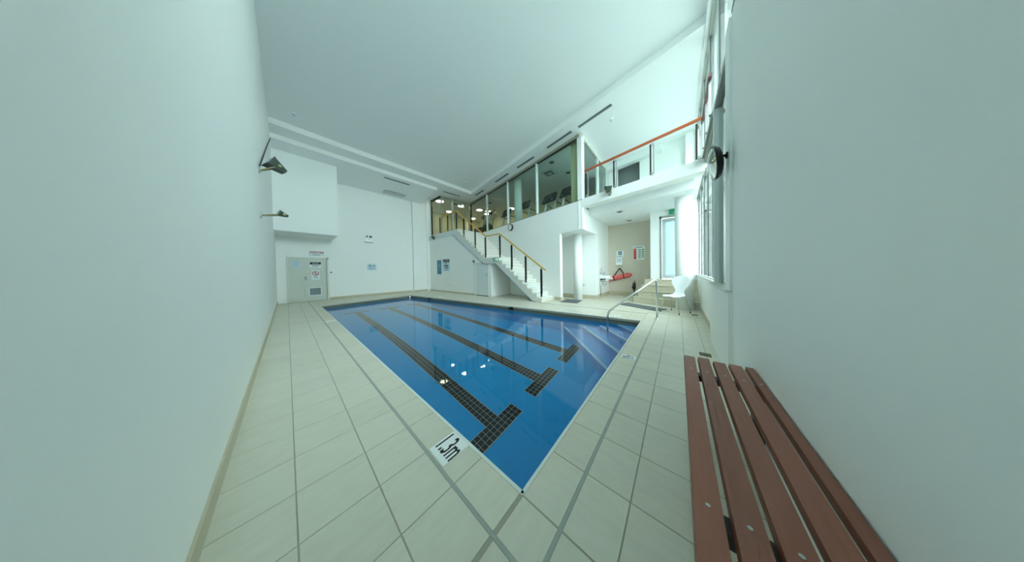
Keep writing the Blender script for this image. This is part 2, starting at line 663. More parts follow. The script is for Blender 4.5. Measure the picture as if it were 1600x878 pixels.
# corner steps in the pool, cut diagonally across the corner
for i, (c0, zt) in enumerate(((2.62, -1.06), (3.18, -0.78), (3.66, -0.50), (4.12, -0.24))):
    # nosing along X - Y = c0
    pts = []
    ya = PD[1] + 0.003
    A_ = (c0 + ya, ya)
    # intersection with the back edge
    yb = ya
    for _ in range(60):
        yb = poolx(yb) - c0
    B_ = (poolx(yb) - 0.003, yb)
    poly = [A_, (PC[0] - 0.003, ya), B_]
    zb = ZF if i == 0 else [None, -1.06, -0.78, -0.50][i]
    st = struct('pool_step', MB().poly(poly, zb, zt), 'pool_step_blue', pool)
    d = (Vector(B_) - Vector(A_)).normalized()
    n = Vector((d.y, -d.x))
    q = [Vector(A_), Vector(B_), Vector(B_) + n * 0.055, Vector(A_) + n * 0.055]
    q = [(w.x - n.x * 0.006, w.y - n.y * 0.006) for w in q]
    struct('step_nosing', MB().poly(q, zt - 0.03, zt + 0.004), 'pool_nosing', st)

m = MB()
e = 0.004
m.add([(PD[0], PD[1], ZW), (PC[0], PC[1], ZW), (PB[0], PB[1], ZW), (PA[0], PA[1], ZW)], [(0, 1, 2, 3)])
water = m.build('water', 'water')
tag(water, 'clear still blue water filling the swimming pool', 'water', kind='stuff')

# ------------------------------------------------------------------ walls
struct('wall_left', MB().box(XL - 0.25, XL, -0.75, YF + 0.3, 0, 6.4), 'wall')
struct('baseboard_left', MB().box(XL, XL + 0.012, -0.44, YF - 0.02, 0.0, 0.10), 'skirting')
mb = MB()
mb.box(XL, 5.05, YF, YF + 0.25, 0, 6.3)
mb.box(5.05, 5.14, YF + 0.14, YF + 0.25, 0, 6.3)
mb.box(5.14, 6.35, YF, YF + 0.25, 0, 6.3)
mb.box(6.35, 9.0, YF + 0.02, YF + 0.25, 0, 3.39)
struct('wall_far', mb, 'wall')
struct('trim_1', MB().box(1.30, 5.04, YF - 0.022, YF + 0.01, 0.0, 1.97), 'wall', label='slightly proud lower wall lining')
struct('trim_2', MB().box(5.98, 6.09, YF - 0.07, YF + 0.01, 0.0, 5.95), 'fascia_paint')
struct('baseboard_far', MB().box(1.30, 5.04, YF - 0.036, YF - 0.02, 0.0, 0.11).box(5.15, 6.18, YF - 0.016, YF, 0, 0.10), 'skirting')
struct('wall_bulkhead', MB().box(XL, 1.47, 10.95, YF + 0.05, 2.81, 6.2), 'wall')

# ceiling levels
edge0, edge1 = (6.0 + 0.205 * (-0.75 - 2.4), -0.75), (6.0 + 0.205 * (9.67 - 2.4), 9.67)
struct('ceiling', MB().poly([(XL - 0.2, -0.75), edge0, edge1, (XL - 0.2, 9.67)], ZC0, ZC0 + 0.2), 'ceiling_paint')
mb = MB()
mb.poly([edge0, (13.0, -0.75), (13.0, 9.67), edge1], ZC1, ZC1 + 0.45)
mb.box(XL - 0.2, 13.0, 9.67, 10.30, ZC1, ZC1 + 0.45)
mb.box(5.63, 13.0, 10.30, 15.0, ZC1, ZC1 + 0.45)
struct('ceiling_border', mb, 'ceiling_paint')
mb = MB()
mb.yz([(10.30, 5.79), (YF + 0.2, 5.53), (YF + 0.2, 6.4), (10.30, 6.4)], XL - 0.2, 5.63)
struct('ceiling_low', mb, 'ceiling_paint')
struct('trim_3', MB().box(XL, edge1[0], 9.655, 9.671, ZC1, ZC0), 'fascia_paint')
struct('trim_4', MB().box(XL, 5.63, 10.285, 10.301, 5.79, ZC1), 'fascia_paint')
struct('roof_slab', MB().box(-0.8, 13.2, -0.78, 15.2, 6.45, 6.6), 'ceiling_paint')

# right wall with windows
struct('wall_right', MB().box(-0.8, 3.0, -0.80, -0.42, 0, 3.78).box(-0.8, -0.1, -0.80, -0.42, 3.78, 6.45).box(-0.1, 9.3, -0.80, -0.42, 5.93, 6.45), 'wall')
struct('wall_right_near', MB().box(3.0, 4.56, -0.80, -0.39, 0, 0.93), 'wall')
struct('wall_right_low', MB().box(4.56, 9.2, -0.80, YR, 0, 0.93), 'wall')
struct('trim_5', MB().box(4.56, 9.2, YR - 0.12, YR + 0.025, 0.93, 0.965).box(3.02, 4.56, -0.50, -0.372, 0.93, 0.955), 'frame_paint', label='window sill')
struct('baseboard_right', MB().box(4.56, 7.3, YR, YR + 0.012, 0.0, 0.12), 'skirting')
struct('wall_spandrel', MB().box(3.0, 4.52, -0.80, -0.52, 0.93, 3.70), 'spandrel')
struct('wall_right_end', MB().box(9.2, 12.2, -0.80, YR, 0, 6.45), 'wall')
w = sroot('window_1', (3.8, -0.47, 0.96), 'tall reflective glass panel beside the round mirror')
struct('frame', MB().box(3.0, 3.22, -0.52, -0.40, 0.955, 3.74), 'frame_white', w)
struct('frame', MB().box(4.47, 4.55, -0.54, -0.43, 0.955, 3.74), 'frame_white', w)
struct('pane', MB().box(3.22, 4.47, -0.49, -0.482, 0.955, 3.70), 'glass', w)


def glazing(name, z0, z1, xs, label):
    r = sroot(name, ((xs[0] + xs[-1]) / 2, YR - 0.05, z0), label)
    for x in xs:
        mu = struct('mullion', MB().box(x - 0.055, x + 0.03, YR - 0.13, YR - 0.035, z0, z1), 'frame_white', r)
        struct('gasket', MB().box(x - 0.085, x - 0.055, YR - 0.10, YR - 0.045, z0, z1), 'alu_dark', mu)
    for a, b in zip(xs[:-1], xs[1:]):
        struct('pane', MB().box(a + 0.03, b - 0.085, YR - 0.053, YR - 0.047, z0 + 0.03, z1 - 0.03), 'glass', r)
    struct('frame_bottom', MB().box(xs[0], xs[-1], YR - 0.12, YR - 0.02, z0, z0 + 0.03), 'frame_white', r)
    struct('frame_top', MB().box(xs[0], xs[-1], YR - 0.12, YR - 0.02, z1 - 0.03, z1), 'transom_grey', r)


glazing('window_2', 0.965, 3.56, [4.62, 5.45, 6.3, 7.15, 8.0, 8.85, 9.2], 'lower band of tall white framed windows')
glazing('window_3', 3.80, 5.93, [0.0, 1.15, 2.3, 3.45, 4.62, 5.8, 7.0, 8.2, 9.3], 'upper windows above the transom beside the balcony')
struct('trim_6', MB().box(4.55, 9.3, YR - 0.16, YR + 0.02, 3.56, 3.80).box(3.0, 4.55, YR - 0.16, YR + 0.02, 3.70, 3.80).box(-0.1, 3.0, YR - 0.2, -0.415, 3.775, 3.80), 'transom_grey', label='grey transom beam between window bands')
struct('trim_7', MB().box(4.55, 9.3, YR + 0.02, YR + 0.05, 3.64, 3.69), 'frame_olive')

# unseen building and ground, added outside to temper the daylight
struct('wall_sky_blocker', MB().box(6.9, 13.0, -6.0, -2.0, -0.1, 9.0), 'sky_blocker_paint', label='pale block added outside the windows to hold back sky light')
struct('floor_outside_added', MB().box(-40.0, 60.0, -60.0, -0.81, -0.3, -0.1), 'added_ground')  # ground added to dim the daylight reaching the ceilings

# wall below the upper landing, closet under the stair
mb = MB()
mb.yz([(YF + 0.02, 0), (7.76, 0), (7.76, 1.60), (7.2, 1.60), (9.80, 3.32), (YF + 0.02, 3.32)], 6.20, 6.34)
mb.box(6.20, 6.34, 6.62, 6.82, 0, 1.60)
mb.box(6.34, gx(6.6) - 0.01, 6.62, 6.72, 0, 1.56)
struct('wall_stair', mb, 'wall')
struct('baseboard_stair', MB().box(6.186, 6.20, 7.78, YF - 0.03, 0, 0.07), 'skirting')
struct('trim_8', MB().box(6.17, 6.20, 7.73, 7.80, 0, 1.66), 'frame_paint')
d2 = sroot('door_2', (6.2, 7.29, 0), 'low grey closet door under the stair landing')
struct('door_leaf', MB().box(6.19, 6.23, 6.84, 7.72, 0.03, 1.54), 'stair_edge', d2)
struct('door_frame', MB().box(6.185, 6.25, 6.80, 6.84, 0, 1.58).box(6.185, 6.25, 7.72, 7.76, 0, 1.58).box(6.185, 6.25, 6.80, 7.76, 1.54, 1.63), 'frame_paint', d2)
struct('door_handle', MB().box(6.165, 6.19, 6.93, 6.95, 0.95, 1.10), 'steel', d2)
struct('threshold', MB().box(6.18, 6.25, 6.84, 7.72, 0.0, 0.03), 'gutter_dark', d2)

# gym front wall and side wall
mb = MB()
mb.poly([G(0), G(9.2), G(9.2, 0.14), G(0, 0.14)], 0, ZSILL - 0.03)
mb.poly([G(-0.975), G(0), G(0, 0.14), G(-0.975, 0.14)], 2.62, ZSILL - 0.03)
struct('wall_gym', mb, 'wall')
struct('baseboard_gym', MB().poly([G(-0.012, -0.012), G(0.30, -0.012), G(0.30, 0.0), G(-0.012, 0.0)], 0, 0.13)
       .poly([G(-0.012, -0.012), G(0.0, -0.012), G(0.0, 0.16), G(-0.012, 0.16)], 0, 0.13), 'skirting')
CN = Vector(G(-0.975))
struct('wall_gym_side', MB().box(CN.x + 0.01, 10.05, CN.y, CN.y + 0.14, 2.62, ZSILL - 0.03).box(8.1, 10.05, CN.y, CN.y + 0.14, 0, 2.63), 'wall')
struct('wall_corridor', MB().box(8.1, 8.24, CN.y + 0.14, 6.5, 0, 2.63), 'wall')
struct('wall_corridor_end', MB().box(gx(5.3) + 0.10, 8.1, 5.2, 5.3, 0, 2.62), 'wall')
struct('baseboard_corridor', MB().box(8.086, 8.10, CN.y, 6.4, 0, 0.15).box(8.086, 9.98, CN.y - 0.014, CN.y, 0, 0.15).box(gx(5.2) + 0.15, 7.46, 5.186, 5.2, 0, 0.15), 'skirting')
struct('ceiling_corridor', MB().poly([(CN.x + 0.004, CN.y + 0.003), G(0.0, 0.003), G(0.0, 0.13), G(3.4, 0.13), (8.2, 6.45), (8.2, CN.y + 0.003)], 2.612, 2.634), 'ceiling_paint')
d4 = sroot('door_4', (7.76, 5.18, 0), 'pale door at the end of the corridor')
struct('door_leaf', MB().box(7.52, 8.0, 5.16, 5.199, 0.02, 2.05), 'door_paint', d4)
struct('door_frame', MB().box(7.47, 7.52, 5.15, 5.199, 0, 2.10).box(8.0, 8.05, 5.15, 5.199, 0, 2.10).box(7.47, 8.05, 5.15, 5.199, 2.05, 2.10), 'frame_paint', d4)
struct('door_closer', MB().box(7.56, 7.76, 5.12, 5.16, 1.93, 1.99), 'alu_dark', d4)

# gym floor and hidden shell
struct('floor_gym', MB().poly([G(-0.975, 0.02), G(6.2, 0.02), (gx(9.2) + .02, 9.3), (gx(9.2) + .02, 12.5), (6.3, 12.5), (6.3, 15.0), (12.4, 15.0), (12.4, CN.y + 0.02)], 3.40, ZG), 'gym_floor')
struct('wall_gym_back', MB().box(12.2, 12.35, CN.y, 15.0, 3.4, 6.2), 'gym_wall')
struct('wall_gym_end', MB().box(6.2, 12.3, 14.6, 14.75, 3.4, 6.2), 'gym_wall')
struct('wall_gym_near', MB().box(10.05, 12.3, CN.y, CN.y + 0.14, 0, 6.2), 'gym_wall')
struct('wall_lobby', MB().box(6.20, 6.30, YF + 0.05, 14.7, 3.3, 6.2), 'gym_wall')

# gym front glazing
wg = sroot('window_4', G3(3.3, 0.05, ZSILL), 'long gym glazing above the white wall')


def gbox(a0, a1, b0, b1, z0, z1):
    return MB().poly([G(a0, b0), G(a1, b0), G(a1, b1), G(a0, b1)], z0, z1)


struct('sill', gbox(-0.975, 7.62, -0.012, 0.16, ZSILL - 0.03, ZSILL), 'frame_olive', wg)
struct('head', gbox(-0.975, 7.62, 0.0, 0.12, 5.83, 5.95), 'frame_olive', wg)
struct('head_track', gbox(-0.80, 7.58, -0.008, 0.02, 5.79, 5.835), 'alu_dark', wg)
struct('corner_post', gbox(-0.975, -0.80, 0.0, 0.16, ZSILL, 5.9), 'frame_white', wg)
struct('inner_post', gbox(-0.70, -0.42, 0.18, 0.30, ZSILL, 5.9), 'gym_wall', wg)
for a in (1.20, 3.30, 5.40):
    struct('mullion', gbox(a - 0.035, a + 0.035, -0.02, 0.08, ZSILL, 5.83), 'frame_white', wg)
struct('mullion', gbox(7.55, 7.62, -0.02, 0.08, ZG, 5.83), 'alu_dark', wg)
for a0, a1 in ((-0.80, 1.165), (1.235, 3.265), (3.335, 5.365), (5.435, 7.55)):
    struct('pane', gbox(a0, a1, 0.03, 0.038, ZSILL, 5.80), 'glass_gym', wg)
ws = sroot('window_5', (8.3, CN.y, ZSILL), 'glazed side of the gym facing the balcony')
struct('head', MB().box(CN.x, 10.0, CN.y - 0.01, CN.y + 0.10, 5.80, 5.95), 'frame_paint', ws)
struct('sill', MB().box(CN.x, 10.0, CN.y - 0.01, CN.y + 0.10, ZSILL - 0.03, ZSILL), 'frame_paint', ws)
for xx in (8.55, 9.9):
    struct('mullion', MB().box(xx - 0.04, xx + 0.04, CN.y - 0.02, CN.y + 0.08, ZSILL, 5.80), 'frame_white', ws)
for a, b in ((CN.x + 0.16, 8.51), (8.59, 9.86)):
    struct('pane', MB().box(a, b, CN.y + 0.03, CN.y + 0.038, ZSILL, 5.80), 'glass_gym', ws)

# glazed lobby at the head of the stair
LB0, LB1 = Vector((6.35, 11.25)), Vector((8.38, 10.97))
wl = sroot('window_6', (7.3, 11.1, ZG), 'glazed lobby at the top of the stairs')
struct('head', MB().seg(LB0, LB1, -0.06, 0.03, 5.85, 5.95), 'frame_olive', wl)
struct('head', MB().box(6.31, 6.39, 11.25, YF - 0.02, 5.85, 5.95), 'alu_dark', wl)
dl = (LB1 - LB0)
for t in (0.02, 0.36, 0.38, 0.80, 0.97):
    p = LB0 + dl * t
    struct('mullion', MB().box(p.x - 0.03, p.x + 0.03, p.y - 0.04, p.y + 0.04, ZG, 5.85), 'frame_olive' if t not in (0.38,) else 'frame_paint', wl)
struct('mullion', MB().box(6.31, 6.39, YF - 0.10, YF - 0.02, 3.4, 5.85), 'alu_dark', wl)
for t0, t1 in ((0.035, 0.345), (0.395, 0.785), (0.815, 0.955)):
    struct('pane', MB().seg(LB0 + dl * t0, LB0 + dl * t1, 0.0, 0.008, ZG, 5.85), 'glass_gym', wl)
struct('pane', MB().box(6.345, 6.353, 11.30, YF - 0.10, 3.45, 5.85), 'glass_gym', wl)
struct('door_head', MB().seg(LB0 + dl * 0.395, LB0 + dl * 0.785, -0.02, 0.02, 5.62, 5.67), 'alu_dark', wl)
struct('lock_plate', MB().seg(LB0 + dl * 0.33, LB0 + dl * 0.345, -0.05, 0.02, ZG + 0.06, ZG + 0.18), 'steel', wl)
struct('lock_plate', MB().seg(LB0 + dl * 0.41, LB0 + dl * 0.425, -0.05, 0.02, ZG + 0.06, ZG + 0.18), 'steel', wl)

# balcony slab, alcove, door wall
BE = -4.08
struct('floor_balcony', MB().poly([G(BE, 0.03), (CN.x + 0.03, CN.y + 0.01), (12.2, CN.y + 0.01), (12.2, -0.455), (6.3, -0.455)], 3.46, ZSILL - 0.004), 'wall')
struct('trim_9', MB().poly([(6.14, -0.455), (CN.x, CN.y - 0.002), (CN.x + 0.26, CN.y - 0.002), (6.42, -0.455)], 3.37, ZSILL), 'fascia_paint', label='white balcony edge beam')
struct('ceiling_alcove', MB().poly([G(-3.75, 0.62), (G(-0.985, 0.62)[0] + 0.03, CN.y + 0.006), (10.1, CN.y + 0.006), (10.1, -0.40)], 3.23, 3.47), 'ceiling_paint')
struct('wall_alcove', MB().box(10.0, 10.15, 0.75, CN.y, 0, 3.4), 'wall_beige')
struct('baseboard_alcove', MB().box(9.985, 10.0, 0.8, CN.y - 0.014, 0, 0.16), 'skirting')
struct('wall_return', MB().box(8.94, 10.0, 0.66, 0.79, 0, 3.4), 'wall')
struct('wall_door', MB().box(8.80, 8.94, 0.52, 0.79, 0, 3.4).box(8.80, 8.94, -0.46, 0.52, 3.05, 3.4).box(8.80, 8.94, -0.46, -0.38, 0, 3.05).box(8.80, 8.94, -0.46, 0.52, 0, 0.80), 'wall')
d3 = sroot('door_3', (8.85, 0.07, 0.8), 'frosted glass door in a grey frame at the top of the entry steps')
struct('door_frame', MB().box(8.79, 8.92, 0.46, 0.52, 0.80, 3.05).box(8.79, 8.92, -0.38, -0.32, 0.80, 3.05).box(8.79, 8.92, -0.38, 0.52, 2.97, 3.05), 'alu', d3)
struct('door_leaf', MB().box(8.83, 8.88, 0.36, 0.455, 0.82, 2.96).box(8.83, 8.88, -0.315, -0.22, 0.82, 2.96).box(8.83, 8.88, -0.22, 0.36, 2.84, 2.96).box(8.83, 8.88, -0.22, 0.36, 0.82, 0.95), 'light_grey', d3)
struct('glass_panel', MB().box(8.85, 8.86, -0.22, 0.36, 0.95, 2.84), 'frosted', d3)
struct('door_closer', MB().box(8.77, 8.83, 0.10, 0.36, 2.85, 2.92), 'steel', d3)
# upper room behind the balcony
BW = Vector((10.05, 2.50))


def BK(a, b=0.0):
    q = BW + g * a + gp * b
    return (q.x, q.y)


mb = MB()
mb.poly([BK(0.3), BK(-0.36), BK(-0.36, 0.15), BK(0.3, 0.15)], 3.6, 6.2)
mb.poly([BK(-1.29), BK(-3.2), BK(-3.2, 0.15), BK(-1.29, 0.15)], 3.6, 6.2)
struct('wall_balcony', mb, 'wall')
struct('wall_balcony_recess', MB().poly([BK(0.3, 0.5), BK(-3.2, 0.5), BK(-3.2, 0.6), BK(0.3, 0.6)], 3.6, 6.2), 'room_grey')
struct('ceiling_balcony', MB().poly([BK(0.05, -0.28), BK(-2.1, -0.28), BK(-2.1, 0.0), BK(0.05, 0.0)], 5.72, 6.0), 'ceiling_paint')
struct('wall_balcony_end', MB().box(9.3, 9.62, -0.47, -0.20, 3.6, 6.2), 'fascia_paint')

# columns
col = MB().lathe((7.70, 3.10, 0), [(0.17, 0), (0.17, 2.63)], 40)
struct('column', col, 'wall', smooth=True, label='slim white round column under the gym corner')
col = MB().lathe((7.50, -0.12, 0), [(0.205, 0), (0.205, 3.46)], 40)
struct('column', col, 'wall', smooth=True, label='thick white round column beside the white chair')

# entry steps
est = sroot('entry_steps', (8.2, 0.4, 0), 'cream stone entry steps to the frosted door')
for i, (xa, ya, xb) in enumerate(((8.12, 1.24, 7.58), (8.36, 1.13, 7.98), (8.58, 1.04, 8.34), (8.80, 0.97, 8.68))):
    poly = [(xb, -0.455), (xa, ya), (9.98 if i < 3 else 8.81, ya), (9.98 if i < 3 else 8.81, 0.80), (8.79, 0.79), (8.79, -0.455)]
    poly = [(xb, -0.455), (xa, ya), (9.3, ya), (9.3, 0.80), (8.79, 0.80), (8.79, -0.455)]
    if i == 3:
        poly = [(xb, -0.455), (8.72, ya), (9.2, ya), (9.2, 0.80), (8.79, 0.80), (8.79, -0.455)]
    st = struct('step', MB().poly(poly, 0.2 * i, 0.2 * i + 0.165), 'step_stone', est)
    # tread slab with a small overhang
    cx = sum(p[0] for p in poly) / 6; cyy = sum(p[1] for p in poly) / 6
    poly2 = [(p[0] - (0.015 if j < 2 else 0), p[1] + (0.012 if j in (1, 2) else 0)) for j, p in enumerate(poly)]
    struct('tread', MB().poly(poly2, 0.2 * i + 0.165, 0.2 * i + 0.2), 'step_stone', st)

# ------------------------------------------------------------------ staircase
XS = 6.17
stair = sroot('staircase', (6.6, 6.4, 0), 'white staircase with a mid landing rising to the gym')


def step_poly(y0, y1):
    return [(XS, y0), (gx(y0) - 0.006, y0), (gx(y1) - 0.006, y1), (XS, y1)]


RL, TL = 1.83 / 11, 0.222
for i in range(11):
    y0 = 3.85 + TL * i
    z = RL * (i + 1)
    y1 = y0 + TL + 0.03 if i < 10 else 7.06
    s = struct('step', MB().poly(step_poly(y0 + 0.03, y1 + 0.02 if i < 10 else y1), z - RL - (0.0 if i == 0 else 0.035), z - 0.035), 'stair_riser_shade', stair)
    struct('tread', MB().poly([(XS - 0.012, y0), (gx(y0) - 0.006, y0), (gx(y1) - 0.006, y1), (XS - 0.012, y1)], z - 0.035, z), 'stair_white', s)
RU, TU = (ZG - 1.83) / 10, 0.236
for i in range(10):
    y0 = 7.03 + TU * i
    z = 1.83 + RU * (i + 1)
    y1 = y0 + TU + 0.03 if i < 9 else 9.5
    s = struct('step', MB().poly(step_poly(y0 + 0.03, y1 + 0.02 if i < 9 else y1), z - RU - 0.035, z - 0.035), 'stair_riser_shade', stair)
    struct('tread', MB().poly([(XS - 0.012, y0), (gx(y0) - 0.006, y0), (gx(y1) - 0.006, y1), (XS - 0.012, y1)], z - 0.035, z), 'stair_white', s)
# flights: sloping soffit slabs
low = [(4.10, 0.0), (4.36, 0.08), (6.28, 1.57), (7.05, 1.55), (7.05, 1.76), (6.15, 1.76), (4.10, 0.22)]
low = [(4.05, 0.0), (4.30, 0.02), (6.30, 1.56), (7.08, 1.54), (7.08, 1.78), (6.20, 1.78), (4.05, 0.18)]
struct('flight_slab', MB().yz(low, XS + 0.008, 6.95), 'stair_edge', stair)
upf = [(7.06, 1.54), (9.80, 3.36), (9.80, 3.50), (9.45, 3.50), (7.06, 1.80)]
struct('flight_slab', MB().yz(upf, XS + 0.008, 7.45), 'stair_edge', stair)
struct('upper_landing', MB().poly([(XS, 9.4), (gx(9.4) - 0.01, 9.4), (gx(9.4) - 0.01, 11.35), (6.36, 11.35), (6.36, YF - 0.01), (XS + 0.01, YF - 0.01)], 3.36, ZG), 'stair_white', stair)
struct('landing_edge', MB().box(XS - 0.012, XS + 0.012, 9.42, YF - 0.03, 3.28, ZG + 0.01), 'stair_edge', stair)
# grey strip painting the shadow line under the stringers
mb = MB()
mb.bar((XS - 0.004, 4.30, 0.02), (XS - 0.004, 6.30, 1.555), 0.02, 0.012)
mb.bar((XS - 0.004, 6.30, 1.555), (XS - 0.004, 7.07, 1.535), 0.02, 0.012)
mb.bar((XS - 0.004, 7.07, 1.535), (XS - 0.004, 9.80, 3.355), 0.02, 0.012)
struct('shadow_line_strip', mb, 'ink_grey', stair)

# balustrade of the stair
XB = 6.215
bal = thing('stair_balustrade', (XB, 6.5, 0.2), 'stair balustrade with black posts and pale oak handrail', 'railing')
rail_pts = [(XB, 11.2, 4.58), (XB, 9.39, 4.58), (XB, 6.95, 2.86), (XB, 6.05, 2.86), (XB, 3.72, 1.20)]
for p, q in zip(rail_pts[:-1], rail_pts[1:]):
    MB().bar(p, q, 0.055, 0.045).build('handrail', 'oak_rail', bal)


def rail_z(y):
    for p, q in zip(rail_pts[:-1], rail_pts[1:]):
        if q[1] <= y <= p[1]:
            return p[2] + (q[2] - p[2]) * (p[1] - y) / (p[1] - q[1])


feet = [(11.13, 3.50), (10.26, 3.50), (9.36, 3.48), (8.70, 3.03), (7.75, 2.36), (6.99, 1.80), (6.03, 1.80), (5.35, 1.24), (4.62, 0.72), (3.90, 0.20)]
for y, z in feet:
    zt = rail_z(y) - 0.02
    po = MB().box(XB - 0.022, XB + 0.022, y - 0.032, y + 0.032, z + 0.12, zt - 0.06).build('post', 'black', bal)
    MB().box(XB - 0.012, XB + 0.012, y - 0.012, y + 0.012, zt - 0.07, zt).build('rail_bracket', 'steel', po)
    MB().box(XB - 0.016, XB + 0.016, y + 0.034, y + 0.044, z, zt - 0.04).build('steel_strip', 'steel', po)
    MB().box(XB - 0.018, XB + 0.018, y - 0.018, y + 0.018, z, z + 0.13).build('post_foot', 'black', po)

# balcony railing
BR = 0.06
bro = thing('balcony_railing', G3(-2.5, BR, ZSILL), 'balcony railing with glass infill and reddish wooden handrail', 'railing')
MB().bar(G3(-1.05, BR, 4.59), G3(-4.04, BR, 4.59), 0.06, 0.05).build('handrail', 'cedar_rail', bro)
posts = (-1.13, -2.06, -3.01, -3.91)
for a in posts:
    po = MB().bar(G3(a + 0.035, BR, ZSILL + 0.05), G3(a + 0.035, BR, 4.50), 0.055, 0.035).build('post', 'black', bro)
    MB().bar(G3(a - 0.035, BR, ZSILL + 0.05), G3(a - 0.035, BR, 4.50), 0.03, 0.03).build('steel_upright', 'steel', po)
    MB().bar(G3(a, BR, ZSILL), G3(a, BR, ZSILL + 0.10), 0.09, 0.05).build('post_shoe', 'steel', po)
    MB().bar(G3(a, BR, 4.46), G3(a, BR, 4.57), 0.02, 0.02).build('rail_bracket', 'steel', po)
for a0, a1 in zip(posts[:-1], posts[1:]):
    MB().poly([G(a0 - 0.07, BR - 0.004), G(a1 + 0.07, BR - 0.004), G(a1 + 0.07, BR + 0.004), G(a0 - 0.07, BR + 0.004)], ZSILL + 0.06, 4.48).build('glass_panel', 'glass', bro)
wr = thing('window_guard_rail', (5.4, -0.41, 3.8), 'handrail darkened as if backlit on steel posts along the upper windows', 'railing')
MB().bar((6.0, -0.405, 4.36), (4.60, -0.405, 4.36), 0.045, 0.05).build('handrail', 'backlit_rail', wr)
for xx in (5.9, 5.3, 4.72):
    po = MB().box(xx - 0.02, xx + 0.02, -0.425, -0.395, 3.78, 4.33).build('post', 'steel', wr)
    MB().box(xx - 0.03, xx + 0.03, -0.435, -0.395, 3.76, 3.80).build('post_shoe', 'alu', po)

# pool grab rail
gr = thing('grab_rail', (5.3, 0.8, 0), 'curved stainless steel grab rail beside the pool steps', 'handrail')
p0, p1 = Vector((5.68, 0.39, 0)), Vector((4.84, 1.26, 0))
dd = p1 - p0
def fillet(poly, r, n=7):
    out = [poly[0]]
    for i in range(1, len(poly) - 1):
        A, B, C_ = poly[i - 1], poly[i], poly[i + 1]
        u1, u2 = (A - B).normalized(), (C_ - B).normalized()
        q0, q1 = B + u1 * r, B + u2 * r
        for k in range(n + 1):
            t = k / n
            out.append(q0 * (1 - t) ** 2 + B * 2 * t * (1 - t) + q1 * t * t)
    out.append(poly[-1])
    return out


zv = Vector((0, 0, 1))
pts = fillet([p0, p0 + dd * 0.015 + zv * 0.965, p1 + zv * 0.20, p1 - zv * 0.50], 0.12)
MB().tube(pts, 0.021, 14).build('rail', 'chrome', gr, smooth=True)
MB().lathe(p0, [(0.05, 0), (0.05, 0.012), (0.03, 0.022), (0.03, 0.03)], 20).build('floor_flange', 'chrome', gr, smooth=True)

# ------------------------------------------------------------------ bench
be = thing('bench', (1.4, -0.23, 0), 'slatted reddish brown timber bench against the near right wall', 'bench')
for i in range(5):
    y1 = -0.03 - 0.0855 * i
    y0 = y1 - (0.073 if i < 4 else 0.044)
    x1 = 2.22 + (0.0, 0.02, -0.01, 0.0, 0.01)[i]
    m = MB()
    e = 0.004
    m.add([(0.62, y0, 0.42), (x1, y0, 0.42), (x1, y1, 0.42), (0.62, y1, 0.42),
           (0.62 + e, y0 + e, 0.45), (x1 - e, y0 + e, 0.45), (x1 - e, y1 - e, 0.45), (0.62 + e, y1 - e, 0.45)],
          [(0, 3, 2, 1), (4, 5, 6, 7), (0, 1, 5, 4), (1, 2, 6, 5), (2, 3, 7, 6), (3, 0, 4, 7)])
    sl = m.build('slat', 'bench_wood', be)
    for xx in (0.85, 1.95):
        MB().disc((xx, (y0 + y1) / 2, 0.4495), (0, 0, 1), 0.006, 0.002, 10).build('screw', 'steel', sl)
for xx in (0.85, 1.95):
    cb = MB().box(xx - 0.03, xx + 0.03, -0.41, -0.05, 0.38, 0.42).build('cross_bearer', 'black', be)
    for yy in (-0.38, -0.08):
        MB().box(xx - 0.025, xx + 0.025, yy - 0.025, yy + 0.025, 0.0, 0.38).build('leg', 'black', be)

# ------------------------------------------------------------------ white moulded chair
CH = Vector((6.80, 0.08, 0))
fa = math.radians(150)
f2, n2 = Vector((math.cos(fa), math.sin(fa), 0)), Vector((-math.sin(fa), math.cos(fa), 0))
ch = thing('moulded_chair', CH, 'white moulded shell chair on thin chrome legs by the column', 'chair')
prof = [  # forward distance, height, half width
    (0.235, 0.425, 0.10), (0.225, 0.436, 0.165), (0.20, 0.445, 0.20), (0.14, 0.448, 0.222), (0.06, 0.440, 0.226), (-0.03, 0.432, 0.215), (-0.10, 0.434, 0.185),
    (-0.155, 0.452, 0.145), (-0.190, 0.490, 0.115), (-0.208, 0.535, 0.105), (-0.222, 0.580, 0.120), (-0.236, 0.630, 0.165), (-0.250, 0.690, 0.205),
    (-0.262, 0.745, 0.212), (-0.272, 0.790, 0.192), (-0.280, 0.825, 0.145), (-0.284, 0.842, 0.07)]
vs, fs = [], []
NW = 9
for i, (fd, hz, hw) in enumerate(prof):
    hz = hz * 1.03 if i < 8 else 0.43 * 1.03 + (hz - 0.43) * 1.28
    hw *= 1.08 if i > 9 else 1.0
    for k in range(NW):
        t = -1 + 2 * k / (NW - 1)
        curl = 0.022 * t * t
        if i < 8:
            p = CH + f2 * fd + n2 * (hw * t) + Vector((0, 0, hz - 0.012 * t * t * (1 if fd > 0.1 else -1)))
        else:
            p = CH + f2 * (fd + curl * hw / 0.2) + n2 * (hw * t) + Vector((0, 0, hz))
        vs.append(tuple(p))
for i in range(len(prof) - 1):
    for k in range(NW - 1):
        fs.append((i * NW + k, i * NW + k + 1, (i + 1) * NW + k + 1, (i + 1) * NW + k))
sh = MB().add(vs, fs).build('seat_shell', 'white_plastic', ch)
for p in sh.data.polygons: p.use_smooth = True
so = sh.modifiers.new('thickness', 'SOLIDIFY'); so.thickness = 0.012; so.offset = 0
sb = sh.modifiers.new('smooth', 'SUBSURF'); sb.levels = 1; sb.render_levels = 2
